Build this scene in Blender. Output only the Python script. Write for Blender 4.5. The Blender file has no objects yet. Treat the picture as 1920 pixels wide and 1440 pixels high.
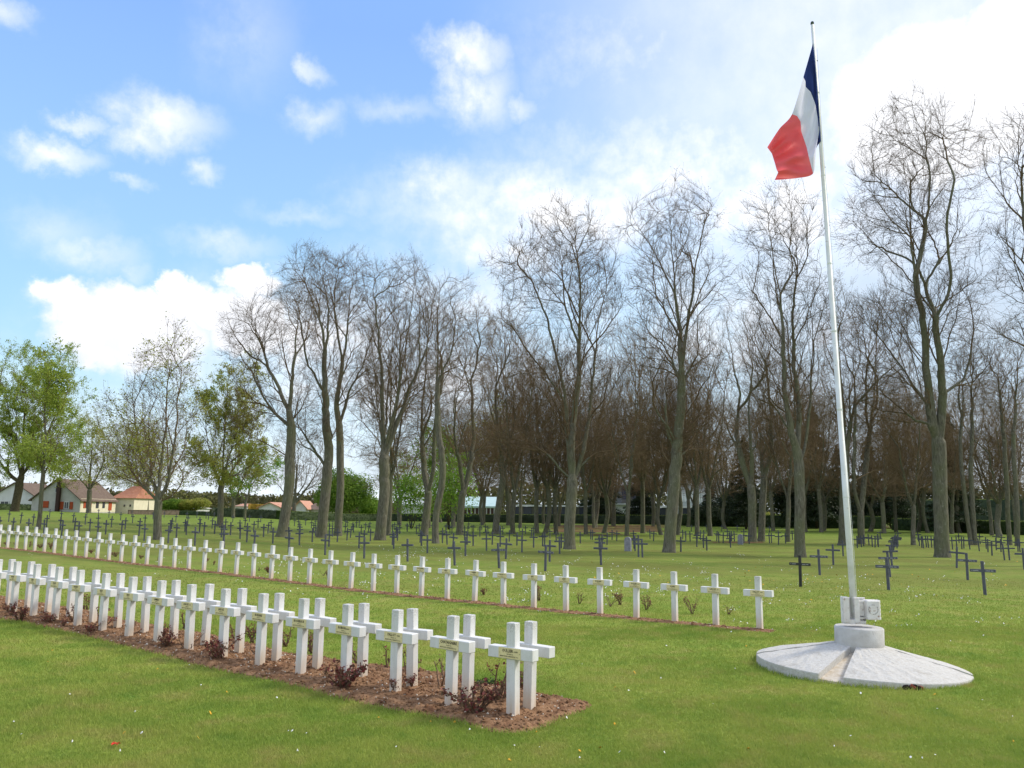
import bpy, math, random
import numpy as np
from mathutils import Vector, Matrix
R = np.random.default_rng(7)
random.seed(7)
S = bpy.context.scene
COL = S.collection
# ------------------------------------------------------------------ camera
F = 1536.0; PHI = .0089; PIT = math.atan(237/1536)
FW = np.array([0, math.cos(PIT), math.sin(PIT)]); U0 = np.array([0, -math.sin(PIT), math.cos(PIT)])
RT = math.cos(PHI)*np.array([1., 0, 0]) + math.sin(PHI)*U0
UP = -math.sin(PHI)*np.array([1., 0, 0]) + math.cos(PHI)*U0
CAM = np.array([0, 0, 2.])
cd = bpy.data.cameras.new('camera'); cam = bpy.data.objects.new('camera', cd); COL.objects.link(cam)
cd.sensor_width = 36; cd.lens = 28.8; cd.clip_start = .1; cd.clip_end = 5000
m = Matrix.Identity(4)
for i in range(3):
    m[i][0] = RT[i]; m[i][1] = UP[i]; m[i][2] = -FW[i]; m[i][3] = CAM[i]
cam.matrix_world = m
S.camera = cam
S.view_settings.view_transform = 'Standard'; S.view_settings.look = 'None'
S.view_settings.gamma = 1; S.view_settings.use_curve_mapping = False
S.view_settings.exposure = 0.55
S.cycles.max_bounces = 5; S.cycles.diffuse_bounces = 3; S.cycles.transparent_max_bounces = 6
def pdir(px, py):
    return RT*(px-960)/F + UP*(720-py)/F + FW
# ------------------------------------------------------------------ node helper
class N:
    def __init__(s, nt): s.nt = nt
    def n(s, t, **kw):
        x = s.nt.nodes.new(t)
        for k, v in kw.items(): setattr(x, k, v)
        return x
    def l(s, a, b): s.nt.links.new(a, b)
    def put(s, sock, v):
        if isinstance(v, bpy.types.NodeSocket): s.l(v, sock)
        else: sock.default_value = v
    def math(s, op, a, b=0, c=0, clamp=False):
        x = s.n('ShaderNodeMath', operation=op, use_clamp=clamp)
        s.put(x.inputs[0], a); s.put(x.inputs[1], b); s.put(x.inputs[2], c)
        return x.outputs[0]
    def mix(s, f, a, b, mode='MIX'):
        x = s.n('ShaderNodeMixRGB', blend_type=mode)
        s.put(x.inputs[0], f); s.put(x.inputs[1], a if not isinstance(a, tuple) else (*a, 1)[:4]); s.put(x.inputs[2], b if not isinstance(b, tuple) else (*b, 1)[:4])
        return x.outputs[0]
    def noise(s, vec, scale, detail=4, rough=.55, dist=0):
        x = s.n('ShaderNodeTexNoise'); s.l(vec, x.inputs['Vector'])
        x.inputs['Scale'].default_value = scale; x.inputs['Detail'].default_value = detail
        x.inputs['Roughness'].default_value = rough; x.inputs['Distortion'].default_value = dist
        return x
    def ramp(s, v, a, b, c=0., d=1., smooth=False):
        x = s.n('ShaderNodeMapRange'); x.interpolation_type = 'SMOOTHSTEP' if smooth else 'LINEAR'
        s.l(v, x.inputs[0]); x.inputs[1].default_value = a; x.inputs[2].default_value = b
        x.inputs[3].default_value = c; x.inputs[4].default_value = d
        return x.outputs[0]
# ------------------------------------------------------------------ world: nishita sky + clouds
SUN_EL = math.radians(42); SUN_AZ = math.radians(78)
SKY = .10
W = bpy.data.worlds.new('World'); S.world = W; W.use_nodes = True
W.node_tree.nodes.clear(); k = N(W.node_tree)
tc = k.n('ShaderNodeTexCoord')
sky = k.n('ShaderNodeTexSky', sky_type='NISHITA', sun_disc=False, sun_elevation=SUN_EL, sun_rotation=SUN_AZ)
sky.air_density = 1.0; sky.dust_density = .5; sky.ozone_density = 3.0
sep = k.n('ShaderNodeSeparateXYZ'); k.l(tc.outputs['Generated'], sep.inputs[0])
az = k.math('ARCTAN2', sep.outputs[0], sep.outputs[1]); el = k.math('ARCSINE', sep.outputs[2])
cmb = k.n('ShaderNodeCombineXYZ'); k.l(az, cmb.inputs[0]); k.l(el, cmb.inputs[1])
n1 = k.noise(cmb.outputs[0], 16, 6, .62); n2 = k.noise(cmb.outputs[0], 55, 5, .6)
def vm(op, a, b):
    x = k.n('ShaderNodeVectorMath', operation=op); k.put(x.inputs[0], a)
    k.put(x.inputs[1], b); return x
w1 = vm('MULTIPLY', vm('SUBTRACT', n1.outputs['Color'], (.5, .5, .5)).outputs[0], (.085, .06, 0)).outputs[0]
w2 = vm('MULTIPLY', vm('SUBTRACT', n2.outputs['Color'], (.5, .5, .5)).outputs[0], (.022, .018, 0)).outputs[0]
P2 = vm('ADD', vm('ADD', cmb.outputs[0], w1).outputs[0], w2).outputs[0]
CL = [(8, 22, 55, 26, .75, .5), (160, 233, 42, 15, .75, .6), (105, 285, 80, 26, 1.05, .5), (305, 228, 100, 42, 1.1, .5), (262, 262, 62, 26, .9, .5),
      (245, 345, 24, 13, .6, .8), (382, 322, 38, 20, .8, .7), (470, 70, 90, 80, .38, .9), (585, 125, 34, 18, .7, .7), (590, 218, 55, 27, .75, .7),
      (750, 205, 95, 22, .5, .9), (110, 430, 90, 40, .45, .8), (190, 475, 75, 32, .7, .7), (245, 508, 38, 22, .6, .8), (430, 462, 90, 24, .65, .8),
      (570, 405, 90, 17, .5, .9), (880, 100, 78, 40, 1.15, .45), (900, 180, 70, 60, 1.05, .6), (985, 205, 40, 26, .7, .8), (670, 380, 60, 25, .4, .9), (840, 350, 95, 45, 1.05, .6),
      (1060, 400, 330, 90, 1.1, .6), (1300, 320, 330, 130, 1.0, .9), (1750, 200, 230, 150, 1.25, .5), (1950, 60, 170, 130, 1.25, .5), (1500, 380, 300, 180, 1.1, .8),
      (960, 470, 160, 60, 1.0, .7),
      (135, 560, 62, 34, 1.2, .35), (225, 580, 140, 48, 1.2, .35), (250, 630, 150, 66, 1.2, .4), (332, 545, 34, 32, 1.2, .35), (400, 580, 95, 42, 1.2, .4), (468, 522, 58, 26, 1.2, .35),
      (470, 600, 110, 66, 1.2, .4), (330, 690, 150, 60, .8, .8), (1250, 90, 300, 110, .55, .9), (900, 560, 260, 100, .8, .9), (800, 720, 560, 130, 1.0, .8), (610, 640, 250, 110, 1.1, .7), (1500, 620, 500, 160, 1.0, .8)]
acc = None; accs = None
for px, py, rx, ry, st, soft in CL:
    d = pdir(px, py); d /= np.linalg.norm(d)
    a0 = math.atan2(d[0], d[1]); e0 = math.asin(d[2]); cc = math.cos(a0)
    q = vm('MULTIPLY', vm('SUBTRACT', P2, (a0, e0, 0)).outputs[0], (F/rx*1.0/max(cc, .5), F/ry, 0))
    ln = k.n('ShaderNodeVectorMath', operation='LENGTH'); k.l(q.outputs[0], ln.inputs[0])
    v = k.ramp(ln.outputs['Value'], 1.2+soft*.6, .55-soft*1.1, 0, st*(.78 if rx < 150 else 1.0), True) if st < 1.18 else k.ramp(ln.outputs['Value'], 1.25, .62, 0, 1.1, True)
    if st >= 1.18: accs = v if accs is None else k.math('MAXIMUM', accs, v)
    else: acc = v if acc is None else k.math('MAXIMUM', acc, v)
mod = k.ramp(k.math('MULTIPLY_ADD', n2.outputs['Fac'], .35, k.math('MULTIPLY', n1.outputs['Fac'], .65)), .34, .60, .5, 1.12)
cl = k.math('MAXIMUM', k.math('MULTIPLY', acc, mod), accs)
# hemisphere outside the view: broken cloud everywhere, so the light is that of a bright half cloudy sky
n3 = k.noise(tc.outputs['Generated'], 2.6, 5, .55)
gen = k.ramp(n3.outputs['Fac'], .42, .6, 0, 1, True)
outv = k.ramp(k.math('ABSOLUTE', az), .62, .8, 0, 1, True)
outh = k.ramp(el, .66, .80, 0, 1, True)
cl = k.math('MAXIMUM', cl, k.math('MULTIPLY', gen, k.math('MAXIMUM', outv, outh)))
# thin veil growing towards the right hand side and the horizon
veil = k.math('MULTIPLY', k.ramp(az, -.12, .42, 0, .66, True), k.ramp(n1.outputs['Fac'], .3, .65, .8, 1.1))
hz = k.ramp(el, .22, .0, 0, .75, True)
cl = k.math('MAXIMUM', cl, k.math('MAXIMUM', veil, hz))
cl = k.math('MINIMUM', cl, 1.0)
# grey underside of the far bank low on the right, white tops elsewhere
d1 = pdir(1800, 640); g1 = vm('MULTIPLY', vm('SUBTRACT', P2, (math.atan2(d1[0], d1[1]), math.asin(d1[2]/np.linalg.norm(d1)), 0)).outputs[0], (3.6, 7.5, 0))
ln = k.n('ShaderNodeVectorMath', operation='LENGTH'); k.l(g1.outputs[0], ln.inputs[0])
grey = k.ramp(ln.outputs['Value'], 1.2, .3, 0, .85, True)
grey = k.math('MAXIMUM', grey, k.math('MULTIPLY', k.ramp(n1.outputs['Fac'], .62, .42, 0, .5), k.ramp(el, .36, .12, 0, 1)))
ccol = k.mix(grey, (.80, .81, .845), (.47, .50, .565))
skyc = k.mix(1.0, k.mix(1.0, sky.outputs[0], (SKY, SKY, SKY), 'MULTIPLY'), (1.0, 1.0, 1.0), 'MULTIPLY')
lift = k.mix(.78, skyc, k.mix(k.ramp(el, .12, .55), (.38, .64, .80), (.225, .405, .80)))
final = k.mix(cl, lift, ccol)
bg = k.n('ShaderNodeBackground'); k.l(final, bg.inputs[0]); bg.inputs[1].default_value = 1.0
wo = k.n('ShaderNodeOutputWorld'); k.l(bg.outputs[0], wo.inputs[0])
# ------------------------------------------------------------------ sun (veiled)
sl = bpy.data.lights.new('sun', 'SUN'); sl.energy = 2.3; sl.angle = math.radians(11); sl.color = (1, .93, .80)
so = bpy.data.objects.new('sun', sl); COL.objects.link(so)
sd = Vector((math.sin(SUN_AZ)*math.cos(SUN_EL), math.cos(SUN_AZ)*math.cos(SUN_EL), math.sin(SUN_EL)))
so.rotation_euler = sd.to_track_quat('Z', 'Y').to_euler(); so.location = sd*200
# ------------------------------------------------------------------ terrain
UN = np.array([-.62, -.4, -.15, .1, .35, .65]); YN = np.array([0, 8, 15, 24, 33, 45, 60, 80, 110, 160, 3000.])
TB = np.array([[0, .02, .10, .23, .35, .45, .60, .90, 1.25, 1.4, 1.4],
               [0, 0, .06, .15, .22, .25, .30, .40, .60, .60, .6],
               [0, 0, 0, .03, 0, -.10, -.25, -.40, -.40, -.3, -.3],
               [0, 0, 0, 0, -.03, -.20, -.40, -.50, -.50, -.4, -.4],
               [0, 0, 0, -.05, -.15, -.35, -.50, -.50, -.50, -.4, -.4],
               [0, 0, -.02, -.10, -.20, -.40, -.50, -.50, -.50, -.4, -.4]])
def T(x, y):
    x = np.asarray(x, float); y = np.asarray(y, float)
    u = np.clip(x/np.maximum(y, 6), -.62, .65)
    yy = np.clip(y, 0, 2999)
    i = np.clip(np.searchsorted(UN, u)-1, 0, 4); j = np.clip(np.searchsorted(YN, yy)-1, 0, 9)
    a = (u-UN[i])/(UN[i+1]-UN[i]); b = (yy-YN[j])/(YN[j+1]-YN[j])
    a = a*a*(3-2*a); b = b*b*(3-2*b)*.5+b*.5
    return (TB[i, j]*(1-a)+TB[i+1, j]*a)*(1-b)+(TB[i, j+1]*(1-a)+TB[i+1, j+1]*a)*b
def hit(px, py, h=0., tmax=170):
    d = pdir(px, py); ts = np.concatenate([np.arange(4, 40, .25), np.arange(40, tmax, 1.)])
    P = CAM+ts[:, None]*d
    g = P[:, 2]-T(P[:, 0], P[:, 1])-h
    s = np.where(g < 0)[0]
    if len(s) == 0: return P[-1]
    i = max(s[0], 1); a = g[i-1]/(g[i-1]-g[i]); t = ts[i-1]+(ts[i]-ts[i-1])*a
    p = CAM+t*d; return p
def atY(px, py, Y):
    d = pdir(px, py); return CAM+d*(Y/d[1])
# ------------------------------------------------------------------ materials
M = {}
def mat(name, col, rough=.8, spec=.2, fn=None, metal=0.):
    mt = bpy.data.materials.new(name); mt.use_nodes = True; nt = mt.node_tree; nt.nodes.clear(); q = N(nt)
    b = q.n('ShaderNodeBsdfPrincipled'); o = q.n('ShaderNodeOutputMaterial'); q.l(b.outputs[0], o.inputs[0])
    b.inputs['Base Color'].default_value = (*col, 1); b.inputs['Roughness'].default_value = rough
    b.inputs['Specular IOR Level'].default_value = spec; b.inputs['Metallic'].default_value = metal
    if fn: fn(q, b, o)
    M[name] = mt; return mt
def geo(q): return q.n('ShaderNodeNewGeometry').outputs['Position']
def objc(q): return q.n('ShaderNodeTexCoord').outputs['Object']
def bump(q, b, h, st, dist=.02):
    x = q.n('ShaderNodeBump'); x.inputs['Strength'].default_value = st; x.inputs['Distance'].default_value = dist
    q.l(h, x.inputs['Height']); q.l(x.outputs[0], b.inputs['Normal'])
def varied(c1, c2, scale, bmp=0, detail=5, c3=None, s3=2.0, th=(.55, .7), bs=None, coord=geo, lo=.35, hi=.65):
    def fn(q, b, o):
        p = coord(q); n = q.noise(p, scale, detail)
        c = q.mix(q.ramp(n.outputs['Fac'], lo, hi), c1, c2)
        if c3 is not None:
            n2 = q.noise(p, s3, 5, .6); c = q.mix(q.ramp(n2.outputs['Fac'], *th), c, c3)
        q.l(c, b.inputs['Base Color'])
        if bmp:
            nb = q.noise(p, bs or scale*3, 5); bump(q, b, nb.outputs['Fac'], bmp)
    return fn
def grass_color(q, p):
    a = q.noise(p, .55, 4, .6); b_ = q.noise(p, 1.9, 6, .68); c_ = q.noise(p, 22, 4, .6)
    col = q.mix(q.ramp(a.outputs['Fac'], .40, .60), (.245, .338, .048), (.345, .402, .075))
    col = q.mix(q.ramp(b_.outputs['Fac'], .50, .70, 0, .8), col, (.42, .36, .12))
    col = q.mix(q.ramp(b_.outputs['Fac'], .46, .28, 0, .8), col, (.140, .275, .034))
    sp = q.n('ShaderNodeSeparateXYZ'); q.l(p, sp.inputs[0])
    # drier, browner turf on the right hand side and under the trees
    wr = q.noise(p, .18, 4, .6)
    dry = q.math('MULTIPLY', q.ramp(sp.outputs[1], 16, 30, 0, 1, True), q.ramp(wr.outputs['Fac'], .40, .60, 0, .75, True))
    col = q.mix(dry, col, (.25, .250, .055))
    self_shade = q.ramp(q.math('ADD', sp.outputs[1], q.math('MULTIPLY', a.outputs['Fac'], 6)), 14, 36, 1.0, .68, True); cb = q.n('ShaderNodeCombineXYZ')  # darkens the colour with distance, in place of missing blade self-shadow
    for i_ in range(3): q.l(self_shade, cb.inputs[i_])
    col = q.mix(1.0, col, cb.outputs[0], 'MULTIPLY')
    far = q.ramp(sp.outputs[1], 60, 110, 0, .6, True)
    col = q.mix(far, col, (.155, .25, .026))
    return col, c_
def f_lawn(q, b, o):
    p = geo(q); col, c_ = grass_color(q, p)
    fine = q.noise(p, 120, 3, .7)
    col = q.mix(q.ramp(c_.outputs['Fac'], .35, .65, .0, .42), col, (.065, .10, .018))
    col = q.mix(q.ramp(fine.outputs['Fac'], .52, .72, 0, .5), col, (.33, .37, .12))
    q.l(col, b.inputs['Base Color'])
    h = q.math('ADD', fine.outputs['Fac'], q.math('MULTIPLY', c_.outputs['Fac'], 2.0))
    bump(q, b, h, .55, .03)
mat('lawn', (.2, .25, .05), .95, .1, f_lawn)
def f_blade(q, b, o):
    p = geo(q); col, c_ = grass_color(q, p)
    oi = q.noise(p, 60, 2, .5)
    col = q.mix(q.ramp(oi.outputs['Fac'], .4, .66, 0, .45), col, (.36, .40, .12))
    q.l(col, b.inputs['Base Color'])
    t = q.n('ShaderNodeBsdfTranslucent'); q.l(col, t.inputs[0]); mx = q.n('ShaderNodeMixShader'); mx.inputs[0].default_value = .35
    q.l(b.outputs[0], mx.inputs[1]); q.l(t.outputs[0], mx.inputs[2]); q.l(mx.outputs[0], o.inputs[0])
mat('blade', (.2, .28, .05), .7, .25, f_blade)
mat('soil', (.2, .1, .05), .98, .05, varied((.195, .108, .058), (.36, .212, .122), 16, 1.0, 6, (.14, .070, .040), 5.0, (.50, .70), 60))
mat('bare', (.15, .08, .04), .98, .05, varied((.115, .070, .035), (.19, .11, .06), 1.4, .5, 6, (.11, .13, .03), 1.1, (.5, .66), 20))
mat('stone', (.62, .55, .45), .9, .2, varied((.40, .30, .22), (.78, .74, .66), 30, .2))
H_TOP = .89
def f_white(base, dirt, low=.35):
    def fn(q, b, o):
        p = objc(q); g = q.n('ShaderNodeNewGeometry')
        sp = q.n('ShaderNodeSeparateXYZ'); q.l(p, sp.inputs[0])
        wp = q.n('ShaderNodeVectorMath', operation='ADD'); q.l(g.outputs['Position'], wp.inputs[0]); wp.inputs[1].default_value = (3, 5, 7)
        st = q.n('ShaderNodeMapping'); q.l(wp.outputs[0], st.inputs[0]); st.inputs['Scale'].default_value = (1, 1, .22)
        n = q.noise(st.outputs[0], 14, 5, .6); n2 = q.noise(wp.outputs[0], 90, 3, .6)
        c = q.mix(q.ramp(n.outputs['Fac'], .42, .75, 0, .5), base, dirt)
        c = q.mix(q.ramp(n2.outputs['Fac'], .60, .72, 0, .6), c, (.33, .31, .27))
        n4 = q.noise(wp.outputs[0], 5, 4, .6); c = q.mix(q.ramp(n4.outputs['Fac'], .54, .74, 0, .45), c, (.52, .50, .45))
        cap = q.math('MULTIPLY', q.ramp(sp.outputs[2], H_TOP-.12, H_TOP, 0, .8), q.ramp(n2.outputs['Fac'], .42, .6)); c = q.mix(cap, c, (.30, .29, .25))
        splash = q.math('MULTIPLY', q.ramp(sp.outputs[2], low if low > 0 else -5., .0 if low > 0 else -6., 0, .75, True), q.ramp(n.outputs['Fac'], .25, .6, .45, 1))
        c = q.mix(splash, c, (.58, .43, .28))
        q.l(c, b.inputs['Base Color']); bump(q, b, n2.outputs['Fac'], .15, .004)
    return fn
mat('white_paint', (.8, .8, .8), .75, .2, f_white((.69, .69, .69), (.53, .51, .47)))
mat('white_arm', (.8, .8, .8), .75, .2, f_white((.69, .69, .69), (.55, .53, .49), -.5))
mat('plaque', (.72, .66, .30), .55, .3, varied((.76, .66, .37), (.68, .58, .30), 60))
mat('ink', (.03, .025, .02), .7)
mat('german', (.06, .065, .08), .6, .3, varied((.070, .074, .094), (.105, .110, .135), 9, .2, 5, (.13, .14, .15), 26, (.62, .72)))
mat('german_far', (.06, .065, .08), .7, .2, varied((.060, .066, .085), (.085, .09, .11), 3))
mat('black_paint', (.012, .012, .013), .35, .5, varied((.010, .010, .011), (.02, .02, .022), 12))
mat('inscription', (.55, .56, .58), .6)
mat('grave_stone', (.24, .24, .27), .85, .2, varied((.20, .20, .235), (.29, .29, .32), 7, .3))
def f_bark(q, b, o):
    p = geo(q); mp = q.n('ShaderNodeMapping'); q.l(p, mp.inputs[0]); mp.inputs['Scale'].default_value = (1, 1, .18)
    a = q.noise(mp.outputs[0], 14, 6, .65); l = q.noise(p, 5, 6, .7); mo = q.noise(p, .8, 3, .5)
    c = q.mix(q.ramp(a.outputs['Fac'], .35, .68), (.085, .078, .058), (.205, .195, .150))
    c = q.mix(q.ramp(mo.outputs['Fac'], .42, .66, 0, .65), c, (.135, .145, .075))
    c = q.mix(q.ramp(l.outputs['Fac'], .60, .72, 0, .8), c, (.33, .34, .27))
    q.l(c, b.inputs['Base Color']); bump(q, b, a.outputs['Fac'], .9, .05)
mat('bark', (.1, .09, .06), .95, .1, f_bark)
mat('bark_dark', (.06, .05, .035), .95, .1, varied((.050, .042, .026), (.115, .100, .060), 9, .6))
mat('twig', (.08, .06, .045), .9, .1, varied((.105, .076, .046), (.165, .120, .070), 2.5))
mat('twig_brown', (.09, .06, .04), .9, .1, varied((.150, .112, .064), (.235, .165, .095), .5))
mat('bud', (.16, .06, .045), .8, .1, varied((.16, .100, .060), (.24, .105, .065), 3))
def leafy(c1, c2, tr=.45, sc=1.2):
    def fn(q, b, o):
        p = geo(q); n = q.noise(p, sc, 4, .6); c = q.mix(q.ramp(n.outputs['Fac'], .36, .64), c1, c2)
        q.l(c, b.inputs['Base Color'])
        t = q.n('ShaderNodeBsdfTranslucent'); q.l(c, t.inputs[0]); mx = q.n('ShaderNodeMixShader'); mx.inputs[0].default_value = tr
        q.l(b.outputs[0], mx.inputs[1]); q.l(t.outputs[0], mx.inputs[2]); q.l(mx.outputs[0], o.inputs[0])
    return fn
mat('leaf_spring', (.2, .27, .04), .6, .2, leafy((.24, .33, .045), (.36, .42, .08)))
mat('leaf_vivid', (.15, .27, .03), .6, .2, leafy((.13, .26, .025), (.24, .36, .05)))
mat('leaf_olive', (.18, .17, .04), .6, .2, leafy((.26, .31, .055), (.42, .40, .09), .55, .6))
mat('leaf_bush', (.12, .2, .03), .6, .2, leafy((.110, .215, .025), (.23, .34, .045), .45, .5))
mat('leaf_dark', (.03, .05, .02), .6, .3, leafy((.020, .038, .016), (.050, .072, .028), .15))
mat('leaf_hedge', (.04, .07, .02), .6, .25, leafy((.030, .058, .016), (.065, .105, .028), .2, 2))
mat('leaf_hedge_top', (.14, .19, .04), .6, .2, leafy((.11, .17, .030), (.20, .25, .05), .3, 2))  # paler green leaf for the tops of the clipped hedges
mat('leaf_gold', (.36, .24, .03), .6, .2, leafy((.34, .22, .030), (.46, .32, .05), .3, 2))
mat('leaf_red', (.13, .025, .025), .55, .3, leafy((.10, .030, .028), (.30, .075, .065), .3, 20))
mat('leaf_redbrown', (.12, .05, .04), .7, .2, leafy((.12, .060, .045), (.20, .13, .07), .3, 20))
mat('stem', (.1, .06, .04), .8, .2, varied((.10, .060, .040), (.20, .130, .080), 30))
mat('blossom', (.75, .75, .72), .8)
mat('petal', (.8, .8, .78), .7); mat('yellow', (.62, .34, .03), .7); mat('red', (.6, .04, .02), .6)
# ------------------------------------------------------------------ mesh helpers
def link(name, me, mats, parent=None, loc=None, rz=None):
    o = bpy.data.objects.new(name, me); COL.objects.link(o)
    if mats is not None and len(me.materials) == 0:
        for x in (mats if isinstance(mats, (list, tuple)) else [mats]): me.materials.append(M[x])
    if parent: o.parent = parent
    if loc is not None: o.location = tuple(float(v) for v in loc)
    if rz is not None: o.rotation_euler = (0, 0, rz)
    return o
def mk(name, v, f, mi=None, smooth=False):
    v = np.asarray(v, np.float32); f = np.asarray(f, np.int32); kx = f.shape[1]
    me = bpy.data.meshes.new(name); me.vertices.add(len(v)); me.vertices.foreach_set('co', v.ravel())
    me.loops.add(f.size); me.loops.foreach_set('vertex_index', f.ravel())
    me.polygons.add(len(f)); me.polygons.foreach_set('loop_start', np.arange(0, f.size, kx, dtype=np.int32))
    me.polygons.foreach_set('loop_total', np.full(len(f), kx, np.int32))
    if mi is not None: me.polygons.foreach_set('material_index', np.asarray(mi, np.int32))
    if smooth: me.polygons.foreach_set('use_smooth', np.ones(len(f), bool))
    me.update(calc_edges=True); return me
class MB:
    """collects ngons, boxes, prisms, tubes into one mesh"""
    def __init__(s): s.v = []; s.f = []; s.mi = []
    def add(s, vs, fs, mi=0):
        b = len(s.v); s.v += [tuple(float(c) for c in p) for p in vs]
        for q in fs: s.f.append([b+i for i in q]); s.mi.append(mi)
    def box(s, c, h, bev=0., mi=0, rot=None):
        """chamfered box; c centre, h half sizes"""
        hx, hy, hz = h; b = min(bev, hx*.45, hy*.45, hz*.45)
        if b <= 0:
            vs = [(x*hx, y*hy, z*hz) for x in (-1, 1) for y in (-1, 1) for z in (-1, 1)]
            fs = [(0, 1, 3, 2), (4, 6, 7, 5), (0, 4, 5, 1), (2, 3, 7, 6), (0, 2, 6, 4), (1, 5, 7, 3)]
        else:
            vs = []; idx = {}
            for x in (-1, 1):
                for y in (-1, 1):
                    for z in (-1, 1):
                        idx[(x, y, z)] = len(vs)
                        vs += [(x*hx, y*(hy-b), z*(hz-b)), (x*(hx-b), y*hy, z*(hz-b)), (x*(hx-b), y*(hy-b), z*hz)]
            I = lambda x, y, z, a: idx[(x, y, z)]+a
            fs = []
            for s_ in (-1, 1):
                fs.append([I(s_, -1, -1, 0), I(s_, 1, -1, 0), I(s_, 1, 1, 0), I(s_, -1, 1, 0)][::s_])
                fs.append([I(-1, s_, -1, 1), I(-1, s_, 1, 1), I(1, s_, 1, 1), I(1, s_, -1, 1)][::s_])
                fs.append([I(-1, -1, s_, 2), I(1, -1, s_, 2), I(1, 1, s_, 2), I(-1, 1, s_, 2)][::s_])
            for a in (-1, 1):
                for c_ in (-1, 1):
                    fs.append([I(a, c_, -1, 0), I(a, c_, 1, 0), I(a, c_, 1, 1), I(a, c_, -1, 1)][::-a*c_])
                    fs.append([I(a, -1, c_, 0), I(a, 1, c_, 0), I(a, 1, c_, 2), I(a, -1, c_, 2)][::a*c_])
                    fs.append([I(-1, a, c_, 1), I(1, a, c_, 1), I(1, a, c_, 2), I(-1, a, c_, 2)][::-a*c_])
                    for e in (-1, 1): fs.append([I(a, c_, e, 0), I(a, c_, e, 1), I(a, c_, e, 2)][::a*c_*e])
        vs = [Vector(p) for p in vs]
        if rot is not None: vs = [rot @ p for p in vs]
        s.add([(p.x+c[0], p.y+c[1], p.z+c[2]) for p in vs], fs, mi)
    def lathe(s, prof, n=32, c=(0, 0, 0), mi=0):
        vs = []; fs = []
        for r, z in prof:
            for i in range(n):
                a = 2*math.pi*i/n; vs.append((c[0]+r*math.cos(a), c[1]+r*math.sin(a), c[2]+z))
        for j in range(len(prof)-1):
            for i in range(n):
                fs.append((j*n+i, j*n+(i+1) % n, (j+1)*n+(i+1) % n, (j+1)*n+i))
        fs.append(tuple(range(n))[::-1]); fs.append(tuple((len(prof)-1)*n+i for i in range(n)))
        s.add(vs, fs, mi)
    def tube(s, pts, rad, n=6, mi=0):
        pts = [Vector(p) for p in pts]; vs = []; fs = []
        for i, p in enumerate(pts):
            t = (pts[min(i+1, len(pts)-1)]-pts[max(i-1, 0)]).normalized()
            a = Vector((0, 0, 1)) if abs(t.z) < .9 else Vector((1, 0, 0)); u = t.cross(a).normalized(); w = t.cross(u)
            r = rad[i] if hasattr(rad, '__len__') else rad
            for j in range(n):
                g = 2*math.pi*j/n; q = p+u*r*math.cos(g)+w*r*math.sin(g); vs.append((q.x, q.y, q.z))
        for i in range(len(pts)-1):
            for j in range(n): fs.append((i*n+j, i*n+(j+1) % n, (i+1)*n+(j+1) % n, (i+1)*n+j))
        fs.append(tuple(range(n))[::-1]); fs.append(tuple((len(pts)-1)*n+j for j in range(n)))
        s.add(vs, fs, mi)
    def mesh(s, name, smooth=False):
        me = bpy.data.meshes.new(name); me.from_pydata(s.v, [], s.f)
        me.polygons.foreach_set('material_index', s.mi)
        if smooth: me.polygons.foreach_set('use_smooth', [True]*len(s.f))
        me.update(); return me
    def obj(s, name, mats, parent=None, loc=None, rz=None, smooth=False):
        return link(name, s.mesh(name, smooth), mats, parent, loc, rz)
def empty(name, loc, rz=0):
    o = bpy.data.objects.new(name, None); COL.objects.link(o); o.location = tuple(float(v) for v in loc)
    o.rotation_euler = (0, 0, rz); o.empty_display_size = .2; return o
def tag(o, label=None, cat=None, group=None, kind=None):
    if label: o['label'] = label
    if cat: o['category'] = cat
    if group: o['group'] = group
    if kind: o['kind'] = kind
    return o
def structure(o, label=None):
    o['kind'] = 'structure'
    if label: o['label'] = label
    return o
def copy_tree(o, parent=None):
    c = o.copy(); COL.objects.link(c)
    if parent: c.parent = parent
    for ch in list(o.children): copy_tree(ch, c)
    return c
ONES = ['', 'first', 'second', 'third', 'fourth', 'fifth', 'sixth', 'seventh', 'eighth', 'ninth', 'tenth', 'eleventh', 'twelfth', 'thirteenth', 'fourteenth', 'fifteenth', 'sixteenth', 'seventeenth', 'eighteenth', 'nineteenth']
def ordn(n):
    if n < 20: return ONES[n]
    t, u = divmod(n, 10); tens = {2: 'twent', 3: 'thirt', 4: 'fort', 5: 'fift', 6: 'sixt'}[t]
    return tens+'ieth' if u == 0 else tens+'y-'+ONES[u]
def quads_cloud(P, size, rng, nrm=None, jitter=.5, asp=.6):
    """random leaf quads at points P -> verts, faces"""
    n = len(P); a = rng.normal(size=(n, 3)); 
    if nrm is not None: a = nrm+a*jitter
    a /= np.linalg.norm(a, axis=1)[:, None]
    t = rng.normal(size=(n, 3)); u = np.cross(a, t); u /= np.linalg.norm(u, axis=1)[:, None]; w = np.cross(a, u)
    sz = (size*(.6+.8*rng.random(n)))[:, None]*.5
    V = np.stack([P-u*sz, P+w*sz*asp, P+u*sz, P-w*sz*asp], 1).reshape(-1, 3)
    return V, np.arange(4*n).reshape(-1, 4)
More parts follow.
